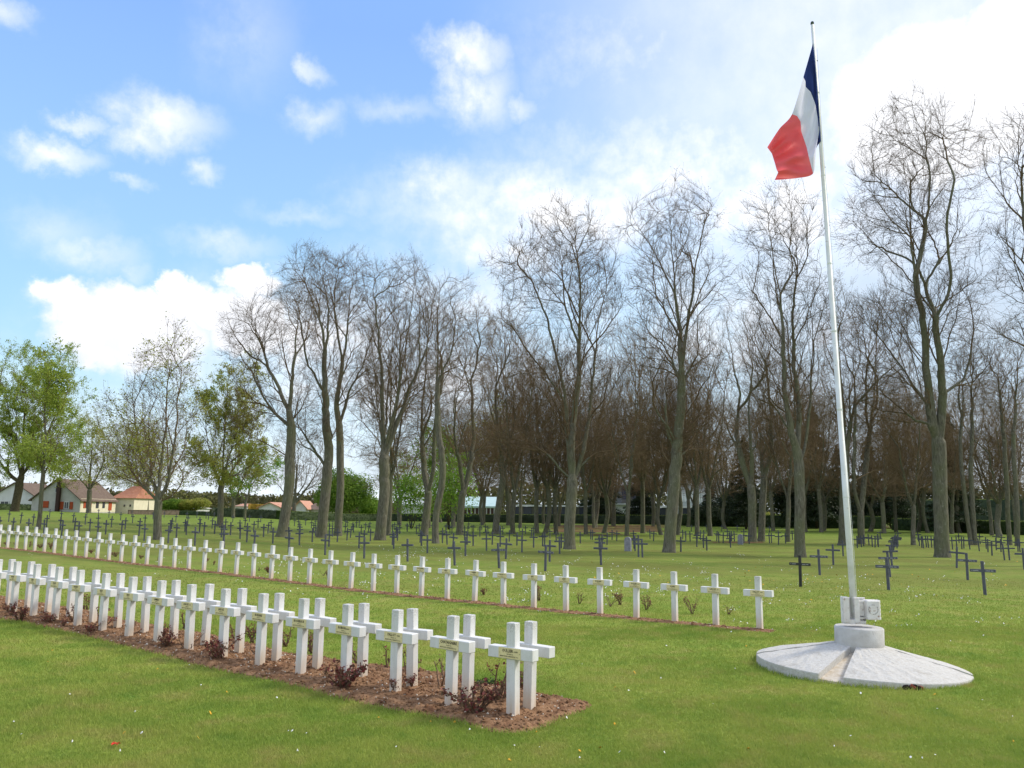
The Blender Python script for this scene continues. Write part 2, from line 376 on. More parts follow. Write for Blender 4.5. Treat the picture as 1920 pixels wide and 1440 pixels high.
# ------------------------------------------------------------------ ground
def lines(segs):
    out = []
    for a, b, st in segs: out += list(np.arange(a, b, st))
    return np.array(out+[segs[-1][1]])
gy = lines([(-40, 0, 10), (0, 60, 1), (60, 170, 2.5), (170, 300, 15), (300, 3000, 150)])
gx = lines([(-2500, -300, 200), (-300, -100, 20), (-100, -30, 2.5), (-30, 30, 1), (30, 100, 2.5), (100, 300, 20), (300, 2500, 200)])
XX, YY = np.meshgrid(gx, gy); ZZ = T(XX, YY)
nx, ny = len(gx), len(gy); ii = np.arange(nx*ny).reshape(ny, nx)
fa = np.stack([ii[:-1, :-1], ii[:-1, 1:], ii[1:, 1:], ii[1:, :-1]], -1).reshape(-1, 4)
structure(link('lawn', mk('lawn', np.stack([XX, YY, ZZ], -1).reshape(-1, 3), fa, smooth=True), 'lawn'), 'mown green lawn dotted with daisies, patchy yellow in places')
def gz(x, y):
    """height of the lawn mesh itself"""
    x = np.asarray(x, float); y = np.asarray(y, float)
    i = np.clip(np.searchsorted(gx, x)-1, 0, nx-2); j = np.clip(np.searchsorted(gy, y)-1, 0, ny-2)
    a = (x-gx[i])/(gx[i+1]-gx[i]); b = (y-gy[j])/(gy[j+1]-gy[j])
    return (ZZ[j, i]*(1-a)+ZZ[j, i+1]*a)*(1-b)+(ZZ[j+1, i]*(1-a)+ZZ[j+1, i+1]*a)*b
def vnoise(x, y, s, seed=0):
    """cheap smooth value noise"""
    x = np.asarray(x)*s+seed*17.3; y = np.asarray(y)*s-seed*9.1
    xi = np.floor(x); yi = np.floor(y); fx = x-xi; fy = y-yi; fx = fx*fx*(3-2*fx); fy = fy*fy*(3-2*fy)
    h = lambda a, b: (np.sin(a*127.1+b*311.7+seed*74.7)*43758.5453) % 1
    return (h(xi, yi)*(1-fx)+h(xi+1, yi)*fx)*(1-fy)+(h(xi, yi+1)*(1-fx)+h(xi+1, yi+1)*fx)*fy
def inpoly(x, y, poly):
    x = np.asarray(x); y = np.asarray(y); r = np.zeros(x.shape, bool); j = len(poly)-1
    for i in range(len(poly)):
        xi, yi = poly[i]; xj, yj = poly[j]
        c = ((yi > y) != (yj > y)) & (x < (xj-xi)*(y-yi)/(yj-yi+1e-12)+xi)
        r ^= c; j = i
    return r
D2 = np.array([math.cos(.65), -math.sin(.65)]); P2D = np.array([math.sin(.65), math.cos(.65)])   # along the rows, and away behind them
ROT = -.65
bed_px = [(-150, 1128), (-60, 1148), (0, 1162), (40, 1167), (125, 1187), (175, 1197), (225, 1211), (300, 1229), (375, 1250), (450, 1266), (525, 1281), (600, 1302), (675, 1320), (750, 1336),
          (800, 1344), (860, 1354), (892, 1367), (940, 1376), (988, 1376), (1028, 1361), (1060, 1346), (1092, 1338), (1113, 1323), (1096, 1316), (1068, 1312), (1020, 1305), (985, 1292), (897, 1281), (857, 1268), (760, 1254),
          (696, 1249), (662, 1243), (621, 1238), (540, 1226), (437, 1199), (325, 1181), (262, 1169), (212, 1161), (162, 1146), (112, 1138), (0, 1118), (-150, 1090)]
BED = [tuple(hit(*p)[:2]) for p in bed_px]
A0 = np.array([.038, 8.322]); B0 = np.array([.2024, 8.62]); M0 = np.array([4.316, 14.608])
def mband(x, y):
    d = np.stack([np.asarray(x)-M0[0], np.asarray(y)-M0[1]], -1); s = d@D2; t = d@P2D
    e = .07*(vnoise(s, t*0, 1.7, 3)-.5)*2
    return (s < .28) & (s > -34) & (t > -.30+e) & (t < .17+e)
BZ = []
def bedz(x, y):
    out = gz(x, y)
    for xs, ys, z, ins in BZ[:2]:
        i = np.round((x-xs[0])/(xs[1]-xs[0])).astype(int); j = np.round((y-ys[0])/(ys[1]-ys[0])).astype(int); ok = (i >= 0) & (j >= 0) & (i < len(xs)) & (j < len(ys)); i = np.clip(i, 0, len(xs)-1); j = np.clip(j, 0, len(ys)-1); ok &= ins[j, i]; out = np.where(ok, z[j, i], out)
    return out
def sheet(name, inside, bx, step, lump, off, material, seed):
    xs = np.arange(bx[0], bx[1], step); ys = np.arange(bx[2], bx[3], step); X, Y = np.meshgrid(xs, ys)
    ins = inside(X+(vnoise(X, Y, 9, seed)-.5)*.08, Y+(vnoise(X, Y, 9, seed+1)-.5)*.08)
    z = gz(X, Y)+off+lump*(vnoise(X, Y, 5, seed)*.5+vnoise(X, Y, 14, seed+2)*.35+vnoise(X, Y, 33, seed+3)*.25)
    id_ = np.arange(X.size).reshape(X.shape); keep = ins[:-1, :-1] & ins[1:, 1:] & ins[:-1, 1:] & ins[1:, :-1]
    # rim of the sheet sinks into the turf
    core = ins.copy(); core[1:] &= ins[:-1]; core[:-1] &= ins[1:]; core[:, 1:] &= ins[:, :-1]; core[:, :-1] &= ins[:, 1:]
    wt = ins.astype(float)*0; er = core.copy()
    for q_ in range(5):
        wt += er*.2; e2 = er.copy(); e2[1:] &= er[:-1]; e2[:-1] &= er[1:]; e2[:, 1:] &= er[:, :-1]; e2[:, :-1] &= er[:, 1:]; er = e2
    z = gz(X, Y)+.003+(z-gz(X, Y)-.003)*wt
    BZ.append((xs, ys, z, ins))
    f4 = np.stack([id_[:-1, :-1], id_[:-1, 1:], id_[1:, 1:], id_[1:, :-1]], -1)[keep]
    used = np.unique(f4); rm = np.full(X.size, -1); rm[used] = np.arange(len(used))
    v = np.stack([X, Y, z], -1).reshape(-1, 3)[used]
    return structure(link(name, mk(name, v, rm[f4], smooth=True), material))
bp = np.array(BED)
o = sheet('soil_bed', lambda x, y: inpoly(x, y, BED), (bp[:, 0].min()-.1, bp[:, 0].max()+.1, bp[:, 1].min()-.1, bp[:, 1].max()+.1), .025, .075, .002, 'soil', 1)
o['label'] = 'reddish brown soil bed under the double row of white crosses'
o = sheet('soil_bed', mband, (-24, 4.8, 14, 36), .045, .035, .004, 'soil', 2)
o['label'] = 'narrow strip of soil under the single far row of white crosses'
# crumbs and stones in the beds
def scatter_in(n, inside, bx, rng):
    p = np.stack([rng.uniform(bx[0], bx[1], n), rng.uniform(bx[2], bx[3], n)], 1); return p[inside(p[:, 0], p[:, 1])]
def pebbles(name, pts, smin, smax, material, rng, label, zo=.012):
    n = len(pts); s = rng.uniform(smin, smax, n)**1.0
    base = np.array([[1, 0, 0], [0, 1, 0], [-1, 0, 0], [0, -1, 0], [0, 0, .8], [0, 0, -.6]])
    fb = np.array([[0, 1, 4], [1, 2, 4], [2, 3, 4], [3, 0, 4], [1, 0, 5], [2, 1, 5], [3, 2, 5], [0, 3, 5]])
    V = base[None]*(s[:, None, None]*rng.uniform(.6, 1.3, (n, 6, 1))); a = rng.uniform(0, 6.28, n); c, sn = np.cos(a), np.sin(a)
    Vx = V[..., 0]*c[:, None]-V[..., 1]*sn[:, None]; Vy = V[..., 0]*sn[:, None]+V[..., 1]*c[:, None]
    z = bedz(pts[:, 0], pts[:, 1])+zo
    V = np.stack([Vx+pts[:, 0, None], Vy+pts[:, 1, None], V[..., 2]+z[:, None]], -1).reshape(-1, 3)
    f3 = (fb[None]+6*np.arange(n)[:, None, None]).reshape(-1, 3)
    return tag(link(name, mk(name, V, f3, smooth=False), material), label, 'stones', kind='stuff')
bb = (bp[:, 0].min(), bp[:, 0].max(), bp[:, 1].min(), bp[:, 1].max())
inb = lambda x, y: inpoly(x, y, BED)
pebbles('soil_crumbs', np.concatenate([scatter_in(60000, inb, bb, R), scatter_in(60000, mband, (-20, 4.8, 14, 33), R)]), .006, .026, 'soil', R, 'crumbs of reddish soil lying on the beds', .002)
pebbles('pale_stones', np.concatenate([scatter_in(9500, inb, bb, R), scatter_in(9000, mband, (-20, 4.8, 14, 33), R)]), .004, .017, 'stone', R, 'small pale stones lying on the soil beds', .004)
# bare earth under the trees
def patch(px0, px1, py0, py1, seed, lab, sc=.35, th=.45):
    c = np.array([hit(px0, py1)[:2], hit(px1, py1)[:2], hit(px1, py0)[:2], hit(px0, py0)[:2]]); pl = [tuple(p) for p in c]
    return sheet('bare_soil', lambda x, y: inpoly(x+(vnoise(x, y, sc, seed)-.5)*3, y+(vnoise(x, y, sc, seed+5)-.5)*3, pl) & (vnoise(x, y, .8, seed)+.5*vnoise(x, y, 2.3, seed) > th), (c[:, 0].min()-2, c[:, 0].max()+2, c[:, 1].min()-2, c[:, 1].max()+2), .28, .02, .02, 'bare', seed)
patch(1035, 1250, 984, 998, 11, '', .3, .35)['label'] = 'bare brown earth in front of the far hedge'
patch(1350, 1440, 1016, 1019, 12, '', .3, .3)['label'] = 'reddish leaf litter around the paired trunks'
patch(1100, 1190, 1001, 1004, 15, '')['label'] = 'thin strip of bare earth among the trees'
patch(1660, 1670, 985, 992, 14, '', .3, .1)['label'] = 'bare gap between the two right hedges'
# ------------------------------------------------------------------ grass blades, daisies
def blades():
    # perspective-even density: sample image positions on the lawn
    out = []
    for n, y0, y1 in ((420000, 1175, 1470), (200000, 1075, 1200)):
        px = R.uniform(-40, 1960, n); py = R.uniform(y0, y1, n)
        d = RT[None]*((px-960)/F)[:, None]+UP[None]*((720-py)/F)[:, None]+FW[None]
        t = -2.0/d[:, 2]; out.append(CAM[None]+d*t[:, None])
    P = np.concatenate(out)[:, :2]
    P = P[(P[:, 1] > 4) & (P[:, 1] < 32)]
    bad = inpoly(P[:, 0]+(R.random(len(P))-.5)*.07, P[:, 1]+(R.random(len(P))-.5)*.07, BED) | mband(P[:, 0], P[:, 1]) | (np.hypot(P[:, 0]-DISC[0], P[:, 1]-DISC[1]) < 1.29)
    bad |= R.random(len(P)) < np.clip((P[:, 1]-14)/16, 0, 1)
    P = P[~bad]; n = len(P); z = gz(P[:, 0], P[:, 1])
    dist = P[:, 1]; h = R.uniform(.016, .042, n)*(.75+.6*vnoise(P[:, 0], P[:, 1], 1.6, 4)); w = R.uniform(.0022, .0042, n)*np.clip(dist/7, 1, 3)
    near = (np.hypot(P[:, 0]-DISC[0], P[:, 1]-DISC[1]) < 1.40) | inpoly(P[:, 0], P[:, 1]+.10, BED) | inpoly(P[:, 0]+.08, P[:, 1]-.10, BED); h = np.where(near, h*1.6, h)
    a = R.uniform(0, 6.28, n); la = R.uniform(0, 6.28, n); ln = h*R.uniform(.15, .9, n)
    base = np.stack([P[:, 0], P[:, 1], z-.002], 1); s = np.stack([np.cos(a), np.sin(a), 0*a], 1)*w[:, None]
    tip = base+np.stack([np.cos(la)*ln, np.sin(la)*ln, h], 1)
    V = np.stack([base-s, base+s, tip], 1).reshape(-1, 3)
    tag(link('grass_blades', mk('grass_blades', V, np.arange(3*n).reshape(-1, 3)), 'blade'), 'short mown grass blades covering the near lawn', 'grass', kind='stuff')
DISC = hit(1612, 1238)
DISC = np.array([1612-960, 0, 0.])  # placeholder, set below
dd = pdir(1612, 1240); DISC = np.array([dd[0]/dd[1]*11.17, 11.17, 0.])
blades()
def flowers(name, px, py, r, material, label, cat, hgt=.03):
    P = []
    for a, b in zip(px, py):
        p = hit(a, b); P.append(p)
    P = np.array(P); keep = ~(inpoly(P[:, 0], P[:, 1], BED) | mband(P[:, 0], P[:, 1]) | (np.hypot(P[:, 0]-DISC[0], P[:, 1]-DISC[1]) < 1.6)); P = P[keep]
    n = len(P); a = np.arange(6)/6*2*math.pi; rr = r*(.7+.7*R.random(n))*(.6+.4*np.clip(P[:, 1]/14, .5, 2.2))
    ring = np.stack([np.cos(a), np.sin(a), 0*a], 1)
    tilt = R.normal(0, .45, (n, 2)); V = ring[None]*rr[:, None, None]; V[..., 2] += V[..., 0]*tilt[:, :1]+V[..., 1]*tilt[:, 1:]-rr[:, None]*.3
    V[..., 2] += hgt*(.6+.6*R.random(n))[:, None]; V += P[:, None, :]
    c = P+np.array([0, 0, hgt*1.1]); VV = np.concatenate([V, c[:, None]], 1).reshape(-1, 3)
    f = np.array([[i, (i+1) % 6, 6] for i in range(6)]); ff = (f[None]+7*np.arange(n)[:, None, None]).reshape(-1, 3)
    return tag(link(name, mk(name, VV, ff), material), label, cat, kind='stuff')
dx = []; dy = []
for cx, cy, sx, sy, n in [(1000, 1060, 420, 28, 300), (650, 1060, 180, 22, 150), (1050, 1110, 260, 20, 190), (1600, 1110, 250, 30, 150), (800, 1035, 80, 6, 90), (300, 1055, 160, 22, 60),
                          (1250, 1090, 220, 20, 150), (1720, 1150, 160, 30, 60), (1500, 1080, 120, 20, 40)]:
    m_ = int(n/5)+1; gx0 = R.normal(cx, sx, m_); gy0 = R.normal(cy, sy, m_); kk = R.integers(0, m_, n)
    dx += list(gx0[kk]+R.normal(0, 9, n)); dy += list(gy0[kk]+R.normal(0, 2.6, n))
dx += list(R.uniform(0, 1920, 55)); dy += list(R.uniform(1180, 1435, 55))
dx = np.array(dx); dy = np.array(dy); ok = (dy > 1018) & (dy < 1438) & (dx > -5) & (dx < 1925)
flowers('daisies', dx[ok], dy[ok], .0100, 'petal', 'small white daisies scattered over the lawn', 'flowers')
yx = list(R.normal(1580, 190, 46))+list(R.normal(1150, 260, 26))+list(R.uniform(0, 1900, 22))+[1087, 1125, 955, 1900, 425, 395]; yy_ = list(R.normal(1090, 18, 46))+list(R.normal(1085, 22, 26))+list(R.uniform(1190, 1430, 22))+[1413, 1406, 1428, 1393, 1300, 1340]
flowers('dandelions', yx, np.clip(yy_, 1030, 1436), .016, 'yellow', 'small orange and yellow flowers and fallen petals on the lawn', 'flowers', .025)
p = hit(216, 1402); mb = MB()
for q in range(5):
    a = q*1.25; mb.add([(0, 0, .03), (.03*math.cos(a), .03*math.sin(a), .045), (.042*math.cos(a+.5), .042*math.sin(a+.5), .03), (.03*math.cos(a+1), .03*math.sin(a+1), .04)], [(0, 1, 2, 3)])
tag(mb.obj('fallen_flower', 'red', loc=p), 'single bright red fallen flower on the near lawn at lower left', 'flower')
# ------------------------------------------------------------------ white crosses
TXT = {}
def lettering(key, lines_):
    if key in TXT: return TXT[key]
    vs = []; fs = []
    for txt, sz, x, z in lines_:
        cu = bpy.data.curves.new('t', 'FONT'); cu.body = txt; cu.size = sz; cu.align_x = 'CENTER'; cu.align_y = 'CENTER'; cu.resolution_u = 1; cu.offset = sz*.028
        ob = bpy.data.objects.new('t', cu); COL.objects.link(ob); bpy.context.view_layer.update()
        me = bpy.data.meshes.new_from_object(ob.evaluated_get(bpy.context.evaluated_depsgraph_get()))
        b = len(vs)
        for v in me.vertices: vs.append((v.co.x*.86+x, 0, v.co.y+z))
        for pl in me.polygons: fs.append([b+i for i in pl.vertices])
        bpy.data.objects.remove(ob); bpy.data.curves.remove(cu); bpy.data.meshes.remove(me)
    for sx in (-.124, .124):
        b = len(vs); vs += [(sx-.003, 0, -.003), (sx+.003, 0, -.003), (sx+.003, 0, .003), (sx-.003, 0, .003)]; fs.append([b, b+1, b+2, b+3])
    me = bpy.data.meshes.new('lettering'); me.from_pydata(vs, [], fs); me.update(); me.materials.append(M['ink']); TXT[key] = me; return me
H = .89
def cross_meshes():
    b = MB(); b.box((0, 0, H/2-.05), (.052, .044, H/2+.05), .005); post = b.mesh('post')
    b = MB(); b.box((0, -.004, 0), (.272, .053, .055), .005); bar = b.mesh('crossbar')
    b = MB(); b.box((0, 0, 0), (.135, .0025, .050), .001); pl = b.mesh('plaque')
    return post, bar, pl
POST, BAR, PLQ = cross_meshes()
for me_, mm in ((POST, 'white_paint'), (BAR, 'white_arm'), (PLQ, 'plaque')): me_.materials.append(M[mm])
def white_cross(x, y, z, label, group, plaque, rz=ROT, hs=1., ws=1.):
    e = empty('white_grave_cross', (x, y, z), rz+random.gauss(0, .018)); e.rotation_euler[0] = random.gauss(0, .009); e.rotation_euler[1] = random.gauss(0, .012)
    e.scale = (ws, 1, hs)
    tag(e, label, 'grave cross', group)
    link('post', POST, None, e); link('crossbar', BAR, None, e, (0, 0, .605))
    if plaque:
        q = link('plaque', PLQ, None, e, (0, -.0595, .607)); q.rotation_euler = (0, random.gauss(0, .006), 0)
        link('lettering', lettering(*plaque), None, q, (0, -.0035, 0))
    return e
def plq(name, first, l2='SERGENT'):
    return (name+first, [(name, .040, -.022 if first else 0, .020), (first, .017, .078 if len(name) < 9 else .09, .016), ('SOLDAT  R.I.' if l2 == 'S' else l2+'  R.I.', .015, .005, -.010), ('MORT POUR LA FRANCE LE', .0175, -.022, -.032), ('1914', .015, .092, -.033)])
NAMES = [('OULLIER', 'JOSEPH'), ('CHATAIGNERE', ''), ('PALLOT', 'PIERRE'), ('ROBION', 'CLEMENT'), ('BUCHERAUX', ''), ('BUISSARE', ''), ('LAROSE', ''), ('LAROSE', 'JEAN'), ('LAMBERT', ''), ('REDE', ''), ('BIZET', ''), ('MOREAU', ''), ('ALARD', ''), ('LEMAY', ''), ('NOIRET', ''), ('BERT', ''), ('ROY', '')]
ga = 'white crosses with plaques along the front of the bed'; gb = 'white crosses back to back behind the plaque row'; gm = 'white crosses in the single row across the lawn'
for i in range(17):
    c = A0-D2*.8*i; z = float(T(*c))+.02
    if i < 16:
        lab = ['white concrete grave cross with cream plaque at the near right end of the bed'][0] if i == 0 else f'white cross with cream plaque, {ordn(i+1)} from right along the bed front'
        if i == 15: lab = 'white cross cut by the left edge, leftmost with a plaque in the bed'
        white_cross(c[0], c[1], z, lab, ga, plq(*NAMES[i], 'S' if i % 2 else 'CAPORAL'))
for i in range(18):
    c = B0-D2*.813*i; z = float(T(*c))+.035
    if c[0]/c[1] > -.64:
        lab = f'white cross without plaque, {ordn(i+1)} from right at the back of the bed'
        if i == 0: lab = 'plain white cross seen from behind at the near right end of the bed'
        white_cross(c[0], c[1], z, lab, gb, None, hs=.955)
MROW = []
for i in range(41):
    c = M0-D2*.8*i; z = float(T(*c))
    if c[0]/c[1] < -.645: break
    lab = f'white cross with small plaque, {ordn(i+1)} from right in the long row'
    if i == 0: lab = 'white cross at the right end of the long row, nearest the flagpole'
    nm = NAMES[(i*5+2) % len(NAMES)]; white_cross(c[0], c[1], z+.012, lab, gm, plq(nm[0], nm[1], 'S'), ws=.93)
    dv = np.array([c[0], c[1], z+.5])-CAM; MROW.append(960+F*(dv@RT)/(dv@FW))
# ------------------------------------------------------------------ dark german crosses (crossbar positions in the photograph)
G = []
def add(x0, y0, L):
    for x, y in L: G.append((x0+x/8, y0+y/8))
add(0, 940, [(200, 308), (435, 325), (505, 235), (318, 210), (140, 190), (290, 72), (432, 80), (708, 258), (672, 340), (750, 150), (925, 185), (915, 285), (935, 357), (1105, 215), (1127, 300), (1188, 368), (1288, 235), (1355, 317), (1478, 252), (1470, 383), (1595, 340), (1678, 270), (1638, 165), (1815, 198), (1885, 293), (1832, 345), (870, 75), (1015, 85), (1160, 95), (1255, 105), (1395, 110), (1530, 105), (1690, 108), (1310, 140), (1480, 140), (0, 290)])
add(240, 940, [(75, 228), (260, 250), (182, 303), (175, 362), (255, 413), (660, 293), (640, 335), (615, 437), (735, 395), (722, 228), (900, 250), (862, 320), (883, 355), (1015, 462), (1080, 273), (1078, 333), (1148, 368), (1268, 293), (1305, 348), (1468, 310), (1545, 365), (1410, 385), (1440, 418), (1450, 490), (1680, 325), (1690, 405), (1790, 380), (1790, 440), (1760, 285), (1890, 345), (1900, 518), (1210, 200), (545, 175), (720, 170), (885, 185), (1035, 180), (1175, 190), (1295, 190), (1335, 165), (1495, 180), (1575, 235), (1665, 200), (1825, 230), (380, 190), (60, 160), (215, 150)])
add(480, 950, [(35, 220), (120, 312), (185, 280), (235, 238), (260, 380), (75, 160), (500, 362), (500, 470), (655, 270), (658, 305), (663, 345), (658, 403), (640, 220), (580, 210), (500, 200), (745, 205), (835, 240), (870, 280), (895, 318), (850, 378), (895, 220), (1100, 225), (1155, 225), (1100, 290), (1150, 330), (1100, 425), (1045, 505), (1225, 385), (1285, 242), (1345, 225), (1370, 235), (1340, 300), (1370, 372), (1420, 345), (1450, 260), (1465, 293), (1510, 240), (1550, 230), (1580, 313), (1645, 270), (1690, 298), (1710, 250), (1720, 383), (1625, 410), (1550, 448), (1630, 545)])
add(720, 950, [(70, 245), (130, 290), (160, 265), (185, 325), (205, 380), (190, 345), (130, 420), (150, 455), (235, 250), (238, 315), (345, 275), (350, 290), (410, 260), (488, 318), (530, 285), (360, 577), (565, 430), (545, 400), (655, 500), (725, 285), (885, 365), (880, 408), (950, 422), (935, 280), (930, 300), (990, 305), (1020, 318), (1035, 462), (1065, 620), (1210, 320), (1210, 378), (1260, 320), (1250, 425), (1225, 530), (1275, 260), (1325, 300), (1345, 305), (1340, 437), (1440, 322), (1440, 348), (1460, 262), (1520, 300), (1540, 385), (1540, 483), (1625, 430), (1745, 365), (1745, 447), (1785, 325), (1830, 560), (1730, 650), (1880, 400), (1560, 320)])
add(960, 950, [(110, 290), (205, 320), (75, 440), (155, 372), (150, 503), (290, 360), (290, 458), (325, 460), (460, 450), (490, 440), (565, 590), (500, 683), (570, 370), (665, 410), (715, 520), (740, 470), (1025, 425), (1180, 385), (1205, 390), (1310, 488), (1350, 475), (1318, 540), (1335, 625), (1425, 440), (1500, 390), (1570, 400), (1820, 400), (1830, 480), (1845, 500), (1895, 490), (1895, 555), (320, 330)])
add(1200, 950, [(35, 560), (150, 380), (200, 405), (245, 405), (610, 515), (640, 385), (685, 410), (750, 410), (855, 430), (850, 470), (905, 395), (955, 395), (950, 480), (1000, 505), (770, 300), (995, 300), (1225, 300), (1455, 300), (1148, 408), (1180, 425), (1245, 430), (1310, 370), (1370, 410), (1355, 480), (1340, 430), (1415, 412), (1558, 375), (1555, 430), (1635, 440)])
add(1440, 970, [(20, 155), (160, 232), (155, 290), (270, 165), (262, 278), (365, 240), (20, 275), (50, 272), (475, 702), (765, 588), (970, 492), (1120, 412), (1335, 330), (1395, 320), (1430, 310), (1510, 300), (1560, 318), (1600, 325), (1640, 295), (1650, 320), (1680, 230), (1790, 740), (1815, 612), (1850, 512), (1850, 425), (1870, 372), (1880, 350), (1895, 325), (1902, 315), (1910, 300)])
add(1680, 970, [(30, 240), (8, 335), (18, 318), (25, 305), (330, 258), (345, 310), (380, 330), (405, 335), (430, 330), (450, 325), (480, 330), (530, 328), (565, 340), (895, 530), (1055, 648), (1310, 800), (840, 350), (905, 345), (940, 280), (980, 345), (1010, 340), (1100, 350), (1160, 350), (1240, 370), (1255, 290), (1345, 345), (1370, 380), (1430, 415), (1495, 360), (1575, 300), (1565, 380), (1615, 465), (1690, 465), (1675, 350), (1820, 375), (1850, 380), (1905, 380), (1905, 550), (1500, 290)])
ZA = .625
def gc_parts():
    b = MB(); b.box((0, 0, .41), (.037, .028, .46), .006); up = b.mesh('upright')
    b = MB(); b.box((0, -.002, 0), (.30, .032, .037), .006); bar = b.mesh('crossbar')
    b = MB(); b.box((0, 0, .41), (.037, .028, .46), 0); b.box((0, -.002, ZA), (.30, .032, .037), 0); one = b.mesh('grave_cross')
    b = MB()
    for sx in (-1, 1):
        for kx in range(9):
            if (kx*3+sx) % 7 == 2: continue
            b.add([(sx*.165-.09+kx*.020, 0, -.009), (sx*.165-.078+kx*.020, 0, -.009), (sx*.165-.078+kx*.020, 0, .009), (sx*.165-.09+kx*.020, 0, .009)], [(0, 1, 2, 3)])
    return up, bar, one, b.mesh('inscription')
GU, GB_, GO, GI = gc_parts(); GI.materials.append(M['inscription']); GU.materials.append(M['german']); GB_.materials.append(M['german']); GO.materials.append(M['german_far'])
GUb = GU.copy(); GBb = GB_.copy(); GUb.materials.clear(); GBb.materials.clear(); GUb.materials.append(M['black_paint']); GBb.materials.append(M['black_paint'])
pts = []
for px, py in G:
    p = hit(px, py, ZA, 125)
    if p[1] > 118: continue
    pts.append((p, px, py))
pts.sort(key=lambda q: q[0][1])
keep = []
for p, px, py in pts:
    if all((p[0]-q[0][0])**2+(p[1]-q[0][1])**2 > .35**2 for q in keep[-60:]): keep.append((p, px, py))
keep = keep[:300]
slots = {}
LM = [(1440, 1515, 'the black cross'), (1515, 1600, 'the gap left of the flagpole'), (1600, 1650, 'the gap right of the flagpole base'), (1650, 1710, 'the crowded line right of the flagpole'), (1710, 1780, 'the biggest right trunk'), (1780, 1850, 'the lawn right of the biggest trunk'), (1850, 1930, 'the right edge of the lawn')]
for n, (p, px, py) in enumerate(keep):
    near = p[1] < 48
    black = abs(px-1499.4) < 2 and abs(py-1057.75) < 2
    rz = ROT+random.gauss(0, .03); z = p[2]-ZA
    if near:
        e = empty('dark_grave_cross', (p[0], p[1], z), rz)
        link('upright', GUb if black else GU, None, e); c = link('crossbar', GBb if black else GB_, None, e, (0, 0, ZA))
        if p[1] < 30: link('inscription', GI, None, c, (0, -.0365, 0))
    else:
        e = link('dark_grave_cross', GO, None, None, (p[0], p[1], z), rz)
    e.rotation_euler[0] = random.gauss(0, .02); e.rotation_euler[1] = random.gauss(0, .025)
    if black: lab = 'freshly painted black grave cross with white lettering on its bar'
    else:
        if px < MROW[0]+15:
            j = int(np.argmin([abs(px-q) for q in MROW])); key = ('m', j)
            slots[key] = slots.get(key, 0)+1
            lab = f'dark cross, {ordn(slots[key])} nearest above the {ordn(j+1)} white cross from right, long row'
            if slots[key] == 1: lab = f'dark cross nearest above the {ordn(j+1)} white cross from right, long row'
        else:
            t_ = [q for q in LM if q[0] <= px < q[1]] or [LM[-1] if px > 1900 else LM[0]]
            key = t_[0][2]; slots[key] = slots.get(key, 0)+1
            lab = f'dark cross, {ordn(slots[key])} nearest around {key}'
    tag(e, lab, 'grave cross', 'dark grave crosses under the trees')
for px, py, h, w, lab in ((1177.5, 1033.5, .80, .145, 'rounded grey headstone among dark crosses left of the big central trunk'), (1388.5, 1021, .80, .145, 'rounded grey headstone left of the paired trunks'), (935, 1000, .85, .19, 'shadowed rounded headstone far back among the trees')):
    p = hit(px, py); b = MB(); pr = [(-w*1.35, -.1), (w*1.35, -.1), (w*1.35, h*.78)]+[(w*1.35*math.cos(a), h*.78+h*.22*math.sin(a)) for a in np.linspace(.2, math.pi-.2, 9)]+[(-w*1.35, h*.78)]
    nn = len(pr); vs = [(x, -.07, z) for x, z in pr]+[(x, .07, z) for x, z in pr]
    b.add(vs, [tuple(range(nn)), tuple(range(2*nn-1, nn-1, -1))]+[(i, i+nn, (i+1) % nn+nn, (i+1) % nn) for i in range(nn)])
    tag(b.obj('headstone', 'grave_stone', loc=p, rz=ROT), lab, 'headstone')
# ------------------------------------------------------------------ rose bushes
def rose_variant(seed, kind):
    r = random.Random(seed); rg = np.random.default_rng(seed); st = MB(); pts = []
    ns = {'big': 10, 'tall': 6, 'bare': 4}[kind]; hh = {'big': .30, 'tall': .42, 'bare': .34}[kind]
    for i in range(ns):
        a = r.uniform(0, 6.28); sp = r.uniform(.2, 1.15 if kind != 'tall' else .5); p = Vector((r.uniform(-.03, .03), r.uniform(-.03, .03), -.02)); d = Vector((math.cos(a)*sp, math.sin(a)*sp, 1)).normalized()
        L = hh*r.uniform(.55, 1.1); n = 6; line = [p.copy()]
        for j in range(n):
            d = (d+Vector((r.uniform(-.28, .28), r.uniform(-.28, .28), r.uniform(-.12, .14)))).normalized(); p = p+d*L/n; line.append(p.copy())
            pts.append((p.copy(), 1 if j < n-1 else 2))
            if j in (2, 3, 4) and r.random() < .7:
                d2 = (d+Vector((r.uniform(-.9, .9), r.uniform(-.9, .9), .1))).normalized(); e1 = p+d2*L*.16; e2 = e1+(d2+Vector((0, 0, .5))).normalized()*L*.16
                st.tube([p, e1, e2], [.0042, .003, .002], 5); pts += [(e1, 1), (e2, 2)]
        st.tube(line, [.0115-.0075*j/n for j in range(n+1)], 6)
    dens = {'big': 4.2, 'tall': 2.9, 'bare': .5}[kind]; C = []
    for q, w in pts:
        for j in range(int(dens*w*.7+r.random())): C.append((q.x+r.gauss(0, .018), q.y+r.gauss(0, .018), q.z+r.gauss(0, .016)))
    V, Fq = quads_cloud(np.array(C) if C else np.zeros((1, 3)), .034, rg, asp=.62)
    mi = (rg.random(len(Fq)) < .4).astype(int)
    return st.mesh('stems', True), mk('leaves', V, Fq, mi)
RV = {kd: [rose_variant(40+i*7+len(kd), kd) for i in range(3)] for kd in ('big', 'tall', 'bare')}
for kd in RV:
    for s_, l_ in RV[kd]: s_.materials.append(M['stem']); l_.materials.append(M['leaf_red']); l_.materials.append(M['leaf_redbrown'])
